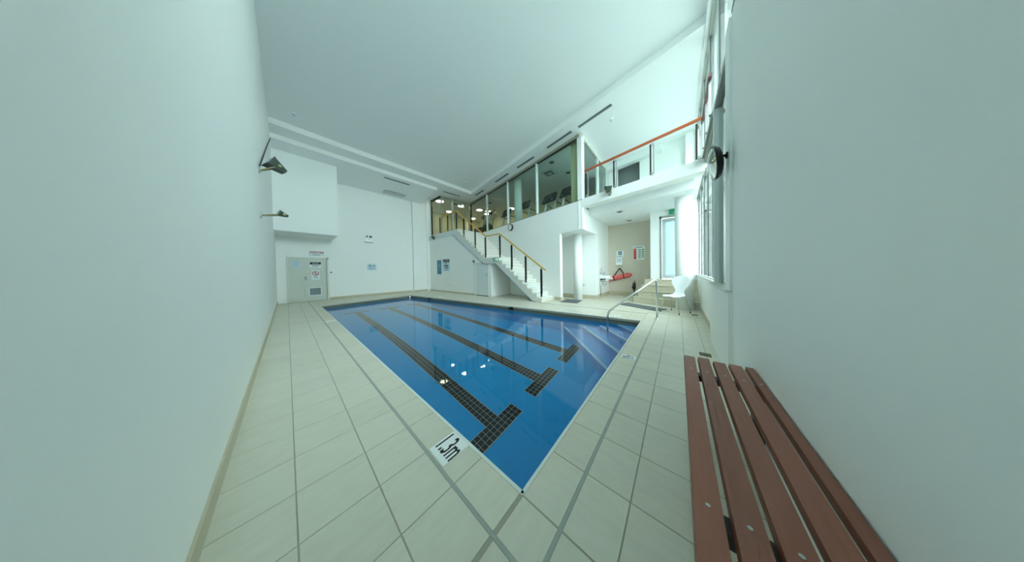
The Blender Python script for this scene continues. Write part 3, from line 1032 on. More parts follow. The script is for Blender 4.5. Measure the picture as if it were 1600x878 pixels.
for sf, sn in ((1, 1), (1, -1), (-1, 1), (-1, -1)):
    topp = CH + f2 * (0.06 * sf + 0.02) + n2 * (0.05 * sn) + Vector((0, 0, 0.418))
    knee = CH + f2 * (0.150 * sf + 0.01) + n2 * (0.165 * sn) + Vector((0, 0, 0.412))
    foot = CH + f2 * 0.225 * sf + n2 * 0.225 * sn + Vector((0, 0, 0.012))
    lg = MB().tube([topp, knee, knee + (foot - knee) * 0.06, foot], 0.0085, 10).build('leg', 'chrome', ch, smooth=True)
    MB().lathe(foot - Vector((0, 0, 0.012)), [(0.012, 0), (0.013, 0.03), (0.010, 0.034)], 12).build('rubber_foot', 'rubber', lg)
MB().lathe(CH + f2 * 0.02 + Vector((0, 0, 0.405)), [(0.075, 0), (0.085, 0.012), (0.085, 0.026)], 20).build('mounting_plate', 'steel', ch)

# ------------------------------------------------------------------ mats
def floor_mat(cx, cy, dirx, diry, L, W, label):
    d = Vector((dirx, diry)).normalized(); n = Vector((d.y, -d.x)); c = Vector((cx, cy))
    q = [c + d * L / 2 + n * W / 2, c - d * L / 2 + n * W / 2, c - d * L / 2 - n * W / 2, c + d * L / 2 - n * W / 2]
    o = MB().poly([(w.x, w.y) for w in q], 0.0, 0.012).build('door_mat', 'mat_grey')
    tag(o, label, 'mat', 'grey floor mats')


floor_mat(7.05, 3.10, 0.98, 0.12, 0.75, 0.62, 'small grey mat in front of the corridor opening by the slim column')
floor_mat(7.25, 0.93, 0.48, 0.88, 1.25, 0.50, 'long grey mat lying along the foot of the entry steps')

# ------------------------------------------------------------------ hazardous goods door and signs on the far wall
YD = YF - 0.03
d1 = sroot('door_1', (0.62, YD, 0), 'grey double door with a vent under the bulkhead')
struct('door_frame', MB().box(0.0, 0.045, YD - 0.02, YF, 0, 1.95).box(1.215, 1.27, YD - 0.03, YF, 0, 1.95).box(0.0, 1.27, YD - 0.03, YF, 1.90, 1.95), 'frame_paint', d1)
l1 = struct('door_leaf', MB().box(0.045, 0.487, YD, YF, 0.015, 1.90), 'door_paint', d1)
l2 = struct('door_leaf', MB().box(0.495, 1.212, YD, YF, 0.015, 1.90), 'door_paint', d1)
struct('vent_frame', MB().box(0.62, 1.03, YD - 0.014, YD, 0.24, 0.27).box(0.62, 1.03, YD - 0.014, YD, 0.58, 0.61).box(0.62, 0.65, YD - 0.014, YD, 0.27, 0.58).box(1.0, 1.03, YD - 0.014, YD, 0.27, 0.58), 'frame_white', l2)
for i in range(9):
    z = 0.275 + i * 0.034
    struct('vent_slat', MB().add([(0.65, YD - 0.003, z + 0.028), (1.0, YD - 0.003, z + 0.028), (1.0, YD - 0.012, z), (0.65, YD - 0.012, z),
                                  (0.65, YD, z + 0.03), (1.0, YD, z + 0.03), (1.0, YD - 0.002, z + 0.002), (0.65, YD - 0.002, z + 0.002)],
                                 [(0, 1, 2, 3), (4, 5, 6, 7), (0, 1, 5, 4), (2, 3, 7, 6), (0, 3, 7, 4), (1, 2, 6, 5)]), 'louvre', l2)
lk = struct('door_handle', MB().disc((0.54, YD, 0.97), (0, -1, 0), 0.035, 0.012, 16), 'chrome', l2)
struct('lever', MB().tube([(0.54, YD - 0.01, 0.97), (0.54, YD - 0.05, 0.97), (0.64, YD - 0.05, 0.965)], 0.010, 8), 'chrome', lk)
struct('lock', MB().disc((0.535, YD, 1.06), (0, -1, 0), 0.03, 0.015, 16), 'chrome', l2)
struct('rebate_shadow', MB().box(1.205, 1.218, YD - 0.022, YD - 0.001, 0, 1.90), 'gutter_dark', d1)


def sign(name, c, u, v, w, h, label, mat='paper', th=0.004, cat='sign', group=None):
    pl = Plate(c, u, v)
    r = thing(name, pl.at(0, -h / 2), label, cat, group)
    pl.rect(MB(), -w / 2, w / 2, -h / 2, h / 2, 0.0005, th).build('board', mat, r)
    pl.th = th
    return pl, r


def bars(pl, r, rows, mat='ink', name='print_line'):
    for a0, a1, b0, b1 in rows:
        o = pl.rect(MB(), a0, a1, b0, b1, pl.th, pl.th + 0.0008).build(name, mat, r)
    return o


U, V = (1, 0, 0), (0, 0, 1)
pl, r = sign('hazard_sign', (0.90, YF, 2.13), U, V, 0.46, 0.22, 'white HAZCHEM sign with red border above the double door')
text_obj('HAZCHEM', 'lettering', 'ink_red', r, pl.at(0, 0.045, pl.th), U, V, 0.105, 0.0008, 0.92, 0.003)
bars(pl, r, [(-0.15, 0.14, -0.035, -0.022), (-0.12, 0.15, -0.065, -0.052), (-0.16, 0.10, -0.09, -0.08)], 'ink_grey')
bars(pl, r, [(-0.225, 0.225, 0.098, 0.105), (-0.225, -0.218, -0.105, 0.105), (0.218, 0.225, -0.105, 0.105)], 'ink_red', 'red_border')
pl, r = sign('paper_notice', (0.275, YD, 1.65), U, V, 0.21, 0.28, 'pale paper notice on the left leaf of the double door', 'paper_blue', 0.002, 'notice')
bars(pl, r, [(-0.08, 0.07, 0.10 - 0.035 * i, 0.106 - 0.035 * i) for i in range(6)], 'ink_grey')
pl, r = sign('danger_sign', (0.85, YD, 1.615), U, V, 0.36, 0.26, 'black headed safety sign at the top of the door leaf', 'paper')
bars(pl, r, [(-0.175, 0.175, 0.02, 0.125)], 'ink', 'header')
hd = MB(); pl.rect(hd, -0.11, 0.11, 0.045, 0.10, 0.0048, 0.0056); hd.build('header_panel', 'ink_grey', r)
bars(pl, r, [(-0.13, 0.12, -0.02, -0.005), (-0.10, 0.13, -0.055, -0.04), (-0.13, 0.08, -0.09, -0.075)], 'ink_grey')
pl, r = sign('prohibition_sign', (0.845, YD, 1.17), U, V, 0.25, 0.42, 'round no entry pictogram sign in the middle of the door leaf', 'paper')
pl.ring(MB(), 0.0, 0.06, 0.082, 0.108, pl.th, pl.th + 0.001, 26).build('prohibition_ring', 'ink_red', r)
fg = MB()
pl.disc(fg, 0.0, 0.105, 0.016, pl.th, pl.th + 0.0008, 12)
for a in ((0, 0.085, 0.0, 0.045, 0.022), (0, 0.045, 0.03, 0.0, 0.014), (0, 0.045, -0.025, 0.005, 0.014), (0, 0.08, 0.035, 0.055, 0.011), (0, 0.08, -0.035, 0.06, 0.011)):
    fg.bar(pl.at(a[0], a[1], pl.th), pl.at(a[2], a[3], pl.th), a[4], 0.0016, pl.n)
fg.build('walking_figure', 'ink', r)
sl = MB(); sl.bar(pl.at(-0.062, 0.122, pl.th + 0.001), pl.at(0.062, -0.002, pl.th + 0.001), 0.014, 0.0016, pl.n); sl.build('slash', 'ink_red', r)
bars(pl, r, [(-0.09, 0.09, -0.10, -0.085), (-0.08, 0.08, -0.13, -0.115), (-0.06, 0.06, -0.16, -0.148)], 'ink_grey')

em = thing('emergency_light', (2.86, YF, 2.84), 'white emergency light box with twin black lamps on the far wall', 'light')
MB().box(2.70, 3.02, YF - 0.09, YF, 2.84, 3.07).build('housing', 'white_plastic', em)
MB().box(2.69, 3.03, YF - 0.095, YF, 2.825, 2.845).build('base_rim', 'ink_grey', em)
MB().box(2.80, 2.92, YF - 0.092, YF - 0.089, 2.99, 3.01).build('print_line', 'ink_grey', em)
for xx, mt in ((2.78, 'ink_grey'), (2.94, 'black')):
    hd = MB().tube([(xx, YF - 0.05, 3.12), (xx - 0.01, YF - 0.12, 3.115)], 0.05, 16, [0.04, 0.055]).build('lamp_head', mt, em, smooth=True)
    MB().tube([(xx, YF - 0.05, 3.06), (xx, YF - 0.05, 3.12)], 0.012, 8).build('swivel', 'black', hd)
pl, r = sign('laminated_notice', (2.97, YF - 0.022, 1.53), U, V, 0.40, 0.34, 'pale laminated notice fixed low on the far wall', 'paper_blue', 0.004, 'notice')
bars(pl, r, [(-0.13, -0.03, 0.02, 0.10), (0.04, 0.14, 0.03, 0.08), (-0.12, 0.10, -0.06, -0.045), (-0.12, 0.12, -0.10, -0.085)], 'ink_grey')
pl.disc(MB(), 0.15, 0.12, 0.02, pl.th, pl.th + 0.001).build('red_dot', 'paper', r)
MBk = MB().disc((1.36, YF - 0.022, 1.27), (0, -1, 0), 0.03, 0.02, 14).build('door_bell', 'black')
tag(MBk, 'small black round button on the wall right of the double door', 'button')
pl, r = sign('access_panel', (4.0, 12.0, 5.585), (1, 0, 0), (0, -1, 0), 1.05, 0.42, 'flat grey access panel in the low ceiling by the far wall', 'lamp_off', 0.012, 'panel')

# signs on the stair side wall
U2, V2 = (0, -1, 0), (0, 0, 1)
pl, r = sign('pool_rules_sign', (6.20, 11.30, 1.50), U2, V2, 0.50, 0.86, 'tall blue pool rules sign on the wall under the landing', 'sign_blue')
bars(pl, r, [(-0.19, 0.15, 0.28, 0.31), (-0.19, 0.19, -0.02, 0.0), (-0.19, 0.19, -0.10, -0.085), (-0.19, 0.14, -0.18, -0.165), (-0.19, 0.17, -0.26, -0.245), (-0.19, 0.1, -0.34, -0.325)], 'sign_pale_blue')
bars(pl, r, [(-0.14, 0.12, 0.06, 0.16)], 'sign_pale_blue', 'picture_panel')
pl, r = sign('warning_sign', (6.20, 10.50, 1.60), U2, V2, 0.76, 0.70, 'white warning sign with black header beside the blue sign', 'paper_blue')
bars(pl, r, [(-0.37, 0.37, 0.17, 0.34)], 'ink', 'header')
hd = MB(); pl.rect(hd, -0.12, 0.32, 0.205, 0.31, 0.0048, 0.0056); hd.build('header_panel', 'ink_grey', r)
hd = MB(); hd.prism([pl.at(-0.33, 0.19), pl.at(-0.19, 0.19), pl.at(-0.26, 0.31)], pl.n * 0.0048, pl.n * 0.0056); hd.build('warning_triangle', 'paper', r)
bars(pl, r, [(-0.08, 0.06, 0.07, 0.11), (-0.22, 0.22, -0.06, 0.0), (-0.18, 0.22, -0.17, -0.12), (-0.10, 0.16, -0.27, -0.24)], 'ink')
ou = thing('power_outlet', (6.19, 10.04, 0.40), 'small white wall outlet low under the warning sign', 'outlet')
MB().box(6.175, 6.20, 9.98, 10.10, 0.40, 0.50).build('plate', 'white_plastic', ou)
MB().box(6.165, 6.176, 10.03, 10.09, 0.42, 0.46).build('socket', 'black', ou)
ex = thing('stair_exit_sign', (6.15, 6.25, 1.62), 'small green running man exit sign on the stair landing edge', 'sign')
pl = Plate((6.158, 6.24, 1.72), U2, V2); pl.th = 0.012
pl.rect(MB(), -0.17, 0.17, -0.075, 0.075, 0, 0.012).build('panel', 'exit_green', ex)
rm = MB()
pl.rect(rm, 0.04, 0.13, -0.05, 0.05, 0.012, 0.013)
pl.disc(rm, -0.03, 0.04, 0.014, 0.012, 0.013, 10)
for a in ((-0.03, 0.025, -0.05, -0.01, 0.022), (-0.05, -0.01, -0.02, -0.05, 0.014), (-0.05, -0.01, -0.10, -0.03, 0.014), (-0.03, 0.02, 0.0, 0.0, 0.011), (-0.035, 0.02, -0.08, 0.02, 0.011)):
    rm.bar(pl.at(a[0], a[1], 0.0125), pl.at(a[2], a[3], 0.0125), a[4], 0.0016, pl.n)
rm.build('running_man', 'exit_white', ex)
cmr = thing('wall_hook', (6.19, 7.80, 1.66), 'small dark bracket on the wall at the closet corner', 'bracket')
MB().box(6.14, 6.20, 7.81, 7.86, 1.66, 1.70).build('arm', 'black', cmr)
MB().box(6.13, 6.16, 7.80, 7.87, 1.68, 1.76).build('plate', 'black', cmr)

# clock on the gym wall
ck = thing('wall_clock', G3(3.05, 0, 3.25), 'round white wall clock with a dark rim below the gym windows', 'clock')
nrm = Vector((-gp.x, -gp.y, 0))
c0 = G3(3.05, 0.0, 3.41)
pl = Plate(c0, (-g.x, -g.y, 0), (0, 0, 1))
pl.ring(MB(), 0, 0, 0.145, 0.175, 0.0, 0.07, 32).build('rim', 'black', ck)
pl.disc(MB(), 0, 0, 0.147, 0.0, 0.064, 32).build('face', 'white_plastic', ck)
hn = MB(); hn.bar(pl.at(0, 0, 0.066), pl.at(0.05, 0.06, 0.066), 0.012, 0.003, pl.n); hn.bar(pl.at(0, 0, 0.068), pl.at(-0.03, 0.11, 0.068), 0.009, 0.003, pl.n); hn.build('hands', 'ink_grey', ck)

# ------------------------------------------------------------------ alcove things
U3, V3 = (0, -1, 0), (0, 0, 1)
XA = 10.0
pl, r = sign('first_aid_sign', (XA, 2.04, 1.88), U3, V3, 0.30, 0.30, 'white first aid sign with a dark green symbol, the upper one', 'paper')
bars(pl, r, [(-0.07, 0.07, -0.03, 0.11)], 'ink_teal', 'symbol_square')
hd = MB(); pl.rect(hd, -0.045, 0.045, 0.025, 0.055, 0.0048, 0.0056); pl.rect(hd, -0.015, 0.015, -0.005, 0.085, 0.0048, 0.0056); hd.build('symbol', 'paper', r)
bars(pl, r, [(-0.12, 0.12, -0.11, -0.085)], 'ink_grey')
fk = thing('first_aid_box', (XA, 2.07, 1.36), 'white first aid box with an outlined symbol below the upper sign', 'box')
MB().box(XA - 0.10, XA - 0.001, 1.945, 2.195, 1.37, 1.70).build('cabinet', 'white_plastic', fk)
pl = Plate((XA - 0.10, 2.07, 1.535), U3, V3); pl.th = 0.0
s_ = MB()
for q in ((-0.07, 0.07, 0.10, 0.118), (-0.07, 0.07, -0.02, -0.002), (-0.07, -0.052, -0.02, 0.118), (0.052, 0.07, -0.02, 0.118), (-0.03, 0.03, 0.04, 0.056)):
    pl.rect(s_, *q, 0.0, 0.002)
s_.build('symbol', 'sign_blue', fk)
MB().box(XA - 0.104, XA - 0.001, 1.94, 2.20, 1.355, 1.372).build('bottom_rim', 'ink_grey', fk)
pl, r = sign('resuscitation_chart', (XA, 1.31, 1.88), U3, V3, 0.42, 0.60, 'resuscitation chart with red left strip and green text panel', 'paper')
bars(pl, r, [(-0.20, -0.09, -0.28, 0.20)], 'rescue_red', 'red_strip')
for i in range(3):
    pl.disc(MB(), -0.145, 0.05 - 0.12 * i, 0.035, 0.0048, 0.0056, 14).build('red_symbol', 'ink_red', r)
bars(pl, r, [(-0.16, 0.14, 0.225, 0.255)], 'ink_grey')
bars(pl, r, [(-0.02, 0.07, 0.12 - 0.07 * i, 0.16 - 0.07 * i) for i in range(6)] + [(0.10, 0.19, 0.11 - 0.08 * i, 0.16 - 0.08 * i) for i in range(5)], 'ink_green')

rt = thing('rescue_tube', (XA - 0.13, 2.05, 0.70), 'red foam rescue tube hanging by black straps on the alcove wall', 'rescue tube')
ya, yb, za, zb = 2.515, 1.56, 0.72, 0.95
pa, pb = Vector((XA - 0.13, ya, za)), Vector((XA - 0.13, yb, zb))
n_ = 14
pp, rr = [], []
for i in range(n_ + 1):
    t = i / n_
    pp.append(pa + (pb - pa) * t)
    rr.append(0.112 * min(1.0, (0.55 + 5 * t), (0.35 + 5 * (1 - t))))
MB().tube(pp, 0.08, 14, rr).build('foam_body', 'rescue_red', rt, smooth=True)
hook = Vector((XA - 0.05, 2.05, 1.24))
for t in (0.27, 0.68):
    q = pa + (pb - pa) * t
    d = (pb - pa).normalized()
    MB().tube([q - d * 0.02, q + d * 0.02], 0.117, 14).build('band', 'black', rt)
    MB().bar(q + Vector((-0.02, 0, 0.10)), hook, 0.045, 0.012, (1, 0, 0)).build('strap', 'black', rt)
qa = pa + (pb - pa) * 0.12
MB().box(qa.x - 0.119, qa.x - 0.10, qa.y - 0.10, qa.y + 0.06, qa.z - 0.03, qa.z + 0.06).build('pale_label', 'paper', rt)
MB().tube([hook + Vector((0.047, 0, 0.01)), hook + Vector((-0.02, 0, 0.0))], 0.012, 8).build('hook', 'steel', rt)

sk = thing('hand_basin', (8.95, CN.y, 0.55), 'white wall hung hand basin with chrome tap and waste pipe', 'sink')
bx = MB()
prof2 = [(8.72, -0.003), (9.22, -0.003), (9.22, -0.22), (9.14, -0.34), (8.80, -0.34), (8.72, -0.22)]
bx.prism([(x, CN.y + y, 0) for x, y in prof2], (0, 0, 0.80), (0, 0, 0.93))
bx.prism([(8.97 + (x - 8.97) * 0.72, CN.y + y * 0.72, 0) for x, y in prof2], (0, 0, 0.70), (0, 0, 0.80))
bx.build('bowl', 'ceramic', sk)
MB().prism([(8.97 + (x - 8.97) * 0.8, CN.y - 0.03 + y * 0.8, 0) for x, y in prof2], (0, 0, 0.925), (0, 0, 0.932)).build('inner_basin', 'light_grey', sk)
tp = MB().tube([(8.97, CN.y - 0.05, 0.93), (8.97, CN.y - 0.05, 1.02), (8.97, CN.y - 0.08, 1.045), (8.97, CN.y - 0.17, 1.03)], 0.014, 10).build('tap', 'chrome', sk, smooth=True)
MB().bar((8.93, CN.y - 0.05, 1.06), (9.06, CN.y - 0.05, 1.065), 0.02, 0.012).build('tap_lever', 'chrome', tp)
MB().tube([(8.97, CN.y - 0.16, 0.70), (8.97, CN.y - 0.16, 0.56), (8.97, CN.y - 0.10, 0.52), (8.97, CN.y - 0.012, 0.54)], 0.022, 10).build('waste_trap', 'chrome', sk, smooth=True)
MB().tube([(8.62, CN.y - 0.04, 0.10), (8.62, CN.y - 0.04, 0.70), (8.74, CN.y - 0.04, 0.76)], 0.02, 10).build('supply_pipe', 'steel', sk, smooth=True)
MB().box(8.62, 8.80, CN.y - 0.20, CN.y - 0.02, 0.76, 0.80).build('dark_bracket', 'black', sk)
so_ = thing('soap_dispenser', (8.60, CN.y, 1.02), 'small grey soap dispenser on the wall beside the basin', 'dispenser')
MB().box(8.55, 8.67, CN.y - 0.08, CN.y - 0.001, 1.04, 1.24).build('body', 'light_grey', so_)
MB().box(8.58, 8.64, CN.y - 0.09, CN.y - 0.02, 1.01, 1.04).build('nozzle', 'ink_grey', so_)


def switch(c, u, label):
    pl = Plate(c, u, (0, 0, 1))
    r = thing('light_switch', pl.at(0, -0.07), label, 'switch')
    pl.rect(MB(), -0.075, 0.075, -0.07, 0.07, 0.0005, 0.012).build('plate', 'white_plastic', r)
    pl.rect(MB(), -0.03, 0.03, -0.025, 0.025, 0.012, 0.018).build('rocker', 'paper', r)


switch((8.10, 2.80, 1.45), (0, -1, 0), 'white wall switch right of the slim column')
switch((8.80, 0.67, 2.0), (0, -1, 0), 'white wall switch left of the frosted door')
dh = thing('wall_tap', (8.09, 3.02, 0.52), 'small chrome tap low on the corridor wall behind the slim column', 'tap')
MB().tube([(8.10, 3.02, 0.56), (8.02, 3.02, 0.56), (7.99, 3.02, 0.52)], 0.016, 10).build('spout', 'chrome', dh, smooth=True)
MB().disc((8.10, 3.02, 0.56), (-1, 0, 0), 0.035, 0.01, 14).build('flange', 'chrome', dh)
hb = thing('step_handrail', (8.7, 1.32, 0.3), 'short black handrail with a bracket beside the entry steps', 'handrail')
MB().tube([(8.45, 1.32, 0.50), (8.95, 1.32, 0.70)], 0.025, 10).build('rail', 'black', hb)
MB().box(8.78, 8.88, 1.27, 1.37, 0.38, 0.64).build('bracket', 'black', hb)
MB().box(8.81, 8.85, 1.30, 1.34, 0.0, 0.40).build('post', 'black', hb)

ex = thing('exit_sign', (8.7, 0.10, 3.05), 'green illuminated running man exit sign above the frosted door', 'sign')
MB().box(8.66, 8.80, -0.18, 0.29, 3.24, 3.30).build('housing', 'black', ex)
pl = Plate((8.70, 0.05, 3.145), U3, V3)
pl.rect(MB(), -0.20, 0.20, -0.09, 0.095, 0, 0.02).build('panel', 'exit_green', ex)
rm = MB()
pl.rect(rm, 0.07, 0.14, -0.065, 0.065, 0.02, 0.0212)
pl.disc(rm, 0.02, 0.05, 0.017, 0.02, 0.0212, 10)
for a in ((0.02, 0.03, -0.01, -0.01, 0.028), (-0.01, -0.01, 0.03, -0.06, 0.017), (-0.01, -0.01, -0.07, -0.05, 0.017), (0.02, 0.025, 0.055, 0.0, 0.013), (0.01, 0.025, -0.05, 0.03, 0.013)):
    rm.bar(pl.at(a[0], a[1], 0.0205), pl.at(a[2], a[3], 0.0205), a[4], 0.0018, pl.n)
rm.build('running_man', 'exit_white', ex)

# ------------------------------------------------------------------ floodlights
def floodlight(base, fdir, tilt, size, label, wall_dir, mount):
    """tapered floodlight: narrow rear, wide lens; base = centre of body"""
    b = Vector(base)
    f = Vector(fdir).normalized()
    s = f.cross(Vector((0, 0, 1))).normalized()
    u = s.cross(f).normalized()
    r = thing('floodlight', b - Vector((0, 0, size * 0.4)), label, 'light', 'dark green floodlights')
    L = size
    def ring(t, w, h): return [b + f * t + s * (w * i) + u * (h * j) for i, j in ((-1, -1), (1, -1), (1, 1), (-1, 1))]
    A0, B0 = ring(-L * 0.5, L * 0.30, L * 0.12), ring(L * 0.5, L * 0.55, L * 0.36)
    MB().add(A0 + B0, [(0, 3, 2, 1), (4, 5, 6, 7), (0, 1, 5, 4), (1, 2, 6, 5), (2, 3, 7, 6), (3, 0, 4, 7)]).build('body', 'flood_green', r)
    C0, D0 = ring(L * 0.49, L * 0.58, L * 0.39), ring(L * 0.55, L * 0.58, L * 0.39)
    fr = MB().add(C0 + D0, [(0, 3, 2, 1), (4, 5, 6, 7), (0, 1, 5, 4), (1, 2, 6, 5), (2, 3, 7, 6), (3, 0, 4, 7)]).build('lens_frame', 'black', r)
    E0, F0 = ring(L * 0.55, L * 0.50, L * 0.31), ring(L * 0.56, L * 0.50, L * 0.31)
    MB().add(E0 + F0, [(0, 3, 2, 1), (4, 5, 6, 7), (0, 1, 5, 4), (1, 2, 6, 5), (2, 3, 7, 6), (3, 0, 4, 7)]).build('lens', 'flood_lens', fr)
    mnt = Vector(mount)
    for i in (-1, 1):
        br = MB().tube([b + s * (L * 0.42 * i), b + s * (L * 0.42 * i) + (mnt - b) * 0.55, mnt + s * (L * 0.10 * i)], 0.012, 8).build('bracket_arm', 'flood_bracket', r)
        MB().disc(b + s * (L * 0.40 * i), s * i, 0.022, 0.03, 10).build('pivot_knob', 'flood_bracket', br)
    w = Vector(wall_dir)
    MB().disc(mnt, w, 0.05, 0.02, 14).build('mounting_plate', 'alu', r)


floodlight((-0.075, 5.5, 3.145), (-0.86, -0.30, 0.52), 0, 0.22, 'larger dark green floodlight, the upper one on the left wall', (-1, 0, 0), (-0.26, 5.5, 3.02))
floodlight((-0.02, 5.5, 2.30), (-0.90, -0.2, 0.30), 0, 0.12, 'smaller dark green floodlight, the lower one on the left wall', (-1, 0, 0), (-0.26, 5.5, 2.24))
fb = G3(-1.93, -0.12, 3.62)
floodlight((fb.x, fb.y, fb.z), (-0.15, -0.10, 0.9), 0, 0.17, 'dark green floodlight clamped to the balcony edge', (gp.x, gp.y, 0), tuple(G3(-1.93, -0.018, 3.50)))
floodlight((6.07, 11.75, 3.36), (-0.2, 0.35, 0.8), 0, 0.17, 'dark green floodlight clamped to the upper landing edge by the lobby', (1, 0, 0), (6.135, 11.75, 3.28))
cb = MB().tube([(-0.266, 11.0, 6.12), (-0.266, 8.2, 4.6), (-0.266, 5.5, 3.10)], 0.010, 8).build('power_cable', 'black')
tag(cb, 'thin dark cable running down the left wall to the upper floodlight', 'cable')

# convex mirror
cmx = Vector((3.08, -0.29, 2.335))
mn = Vector((-0.06, 0.99, -0.10)).normalized()
cm = thing('convex_mirror', (3.08, -0.33, 2.16), 'round convex mirror with black back mounted by the tall glass panel', 'mirror')
ms = mn.cross(Vector((0, 0, 1))).normalized(); mu = ms.cross(mn)
vs, fs = [], []
R0, NR, NA = 0.165, 6, 36
for i in range(NR + 1):
    rr_ = R0 * i / NR
    hgt = 0.045 * (1 - (i / NR) ** 2)
    for k in range(NA):
        a = 2 * math.pi * k / NA
        vs.append(tuple(cmx + ms * rr_ * math.cos(a) + mu * rr_ * math.sin(a) + mn * hgt))
for i in range(NR):
    for k in range(NA):
        k2 = (k + 1) % NA
        fs.append((i * NA + k, i * NA + k2, (i + 1) * NA + k2, (i + 1) * NA + k))
mo = MB().add(vs, fs).build('mirror_face', 'mirror_face', cm)
for p in mo.data.polygons: p.use_smooth = True
MB().tube([cmx + mn * 0.004, cmx - mn * 0.012, cmx - mn * 0.045, cmx - mn * 0.06], 0.17, 36, [0.175, 0.175, 0.155, 0.12]).build('back_shell', 'black_gloss', cm)
MB().tube([cmx - mn * 0.05, cmx - mn * 0.075 + Vector((0, 0, 0.05)), (3.11, -0.40, 2.40)], 0.016, 10).build('bracket_arm', 'black', cm)
MB().disc((3.11, -0.40, 2.40), (0, 1, 0), 0.035, 0.012, 14).build('mounting_plate', 'black', cm)

# ------------------------------------------------------------------ depth and warning tiles
def deck_sign(cx, cy, w, d, label, cat='tile sign'):
    r = thing('depth_marker', (cx, cy, 0), label, cat)
    MB().box(cx - w / 2, cx + w / 2, cy - d / 2, cy + d / 2, 0.0, 0.003).build('marker_tile', 'white_plastic', r)
    return r


r = deck_sign(0.697, 1.195, 0.19, 0.182, 'white deck tile lettered 1.3m at the near pool edge')
text_obj('1.3m', 'lettering', 'ink', r, (0.700, 1.195, 0.0035), (0, -1, 0), (1, 0, 0), 0.20, 0.0006, 0.47, 0.002)
r = deck_sign(3.0, 0.522, 0.15, 0.165, 'white deck tile with black diver pictogram near the grab rail')
mb = MB()
for q in ((2.945, 0.585, 2.965, 0.50, 0.018), (2.965, 0.50, 2.96, 0.455, 0.012), (2.985, 0.59, 3.005, 0.545, 0.02), (3.005, 0.545, 3.03, 0.50, 0.016), (3.03, 0.50, 3.015, 0.46, 0.016)):
    mb.bar((q[0], q[1], 0.0035), (q[2], q[3], 0.0035), q[4], 0.001)
mb.disc((3.04, 0.53, 0.003), (0, 0, 1), 0.012, 0.001, 12)
mb.build('diver_pictogram', 'ink', r)
r = deck_sign(5.42, 2.40, 0.12, 0.62, 'long pale deck plate with grey print on the back pool edge')
mb = MB()
for i in range(9):
    mb.box(5.385, 5.455, 2.14 + i * 0.06, 2.175 + i * 0.06, 0.003, 0.0036)
mb.build('print', 'ink_grey', r)
r = deck_sign(5.47, 1.22, 0.14, 0.2, 'small pale deck tile with dark marks behind the grab rail')
MB().box(5.43, 5.45, 1.15, 1.19, 0.003, 0.0036).box(5.46, 5.50, 1.21, 1.23, 0.003, 0.0036).box(5.43, 5.47, 1.26, 1.29, 0.003, 0.0036).build('print', 'ink', r)
r = deck_sign(0.70, 6.72, 0.18, 0.16, 'plain white deck tile on the left pool edge')
r = deck_sign(4.85, 8.80, 0.16, 0.34, 'plain white deck tile on the far back pool edge')
# drain covers along the right wall
for (xx, yy, lb) in ((6.68, -0.30, 'brass drain cover in the floor near the white chair'), (3.72, -0.27, 'brass drain cover in the floor beyond the bench end')):
    r = thing('drain_cover', (xx, yy, 0), lb, 'drain', 'brass drain covers')
    MB().box(xx - 0.065, xx + 0.065, yy - 0.06, yy + 0.06, 0.0, 0.005).build('frame', 'brass', r)
    for i in range(4):
        MB().box(xx - 0.055, xx + 0.055, yy - 0.05 + i * 0.027, yy - 0.034 + i * 0.027, 0.005, 0.009).build('grate_bar', 'gutter_dark', r)

# ------------------------------------------------------------------ ceiling fittings
def slot(p, q, z, label):
    p, q = Vector(p), Vector(q)
    d = (q - p).normalized(); n = Vector((d.y, -d.x))
    r = thing('slot_diffuser', ((p.x + q.x) / 2, (p.y + q.y) / 2, z - 0.02), label, 'vent', 'slot diffusers in the ceiling')
    def st(o0, o1, z0, z1, nm, mt):
        pts_ = [p + n * o0, q + n * o0, q + n * o1, p + n * o1]
        MB().poly([(w_.x, w_.y) for w_ in pts_], z0, z1).build(nm, mt, r)
    st(-0.045, -0.004, z - 0.012, z - 0.001, 'blade', 'slot_dark')
    st(0.004, 0.045, z - 0.012, z - 0.001, 'blade', 'slot_dark')
    st(-0.004, 0.004, z - 0.016, z - 0.001, 'divider', 'lamp_off')


gl = [((7.79, 9.60), (7.62, 8.65)), ((7.37, 7.41), (7.15, 6.29)), ((7.04, 5.63), (6.85, 4.58)), ((6.70, 3.85), (6.48, 2.77)), ((6.45, 2.51), (6.22, 1.45))]
nm = ['shortest slot diffuser above the far end of the gym glass', 'second slot diffuser from the far end along the gym glass', 'middle slot diffuser along the gym glass', 'slot diffuser above the near gym pane', 'longest slot diffuser beyond the gym corner over the balcony']
for (p, q), lb in zip(gl, nm): slot(p, q, ZC1, lb)
slot((6.13, 10.50), (7.20, 10.44), ZC1, 'slot diffuser in front of the glazed lobby')
slot((3.12, 10.60), (4.25, 10.60), 5.755, 'slot diffuser in the low ceiling beside the white strip')
for (x, y, z, lb) in ((0.25, 8.9, ZC0, 'white ceiling sensor near the left wall'), (6.55, 8.9, ZC0, 'white ceiling sensor by the far corner of the raised ceiling'), (6.81, 1.60, ZC1, 'white ceiling sensor over the balcony edge'),
                      (5.95, 11.9, ZC1, 'white ceiling sensor in the corner by the glazed lobby'), (8.95, 1.58, 3.23, 'white ceiling sensor in the alcove ceiling')):
    r = thing('ceiling_sensor', (x, y, z - 0.07), lb, 'sensor', 'round ceiling sensors')
    MB().lathe((x, y, z - 0.03), [(0.055, 0), (0.065, 0.029)], 20).build('base', 'white_plastic', r, smooth=True)
    MB().lathe((x, y, z - 0.075), [(0.012, 0), (0.035, 0.02), (0.045, 0.045)], 20).build('dome', 'lamp_off', r, smooth=True)
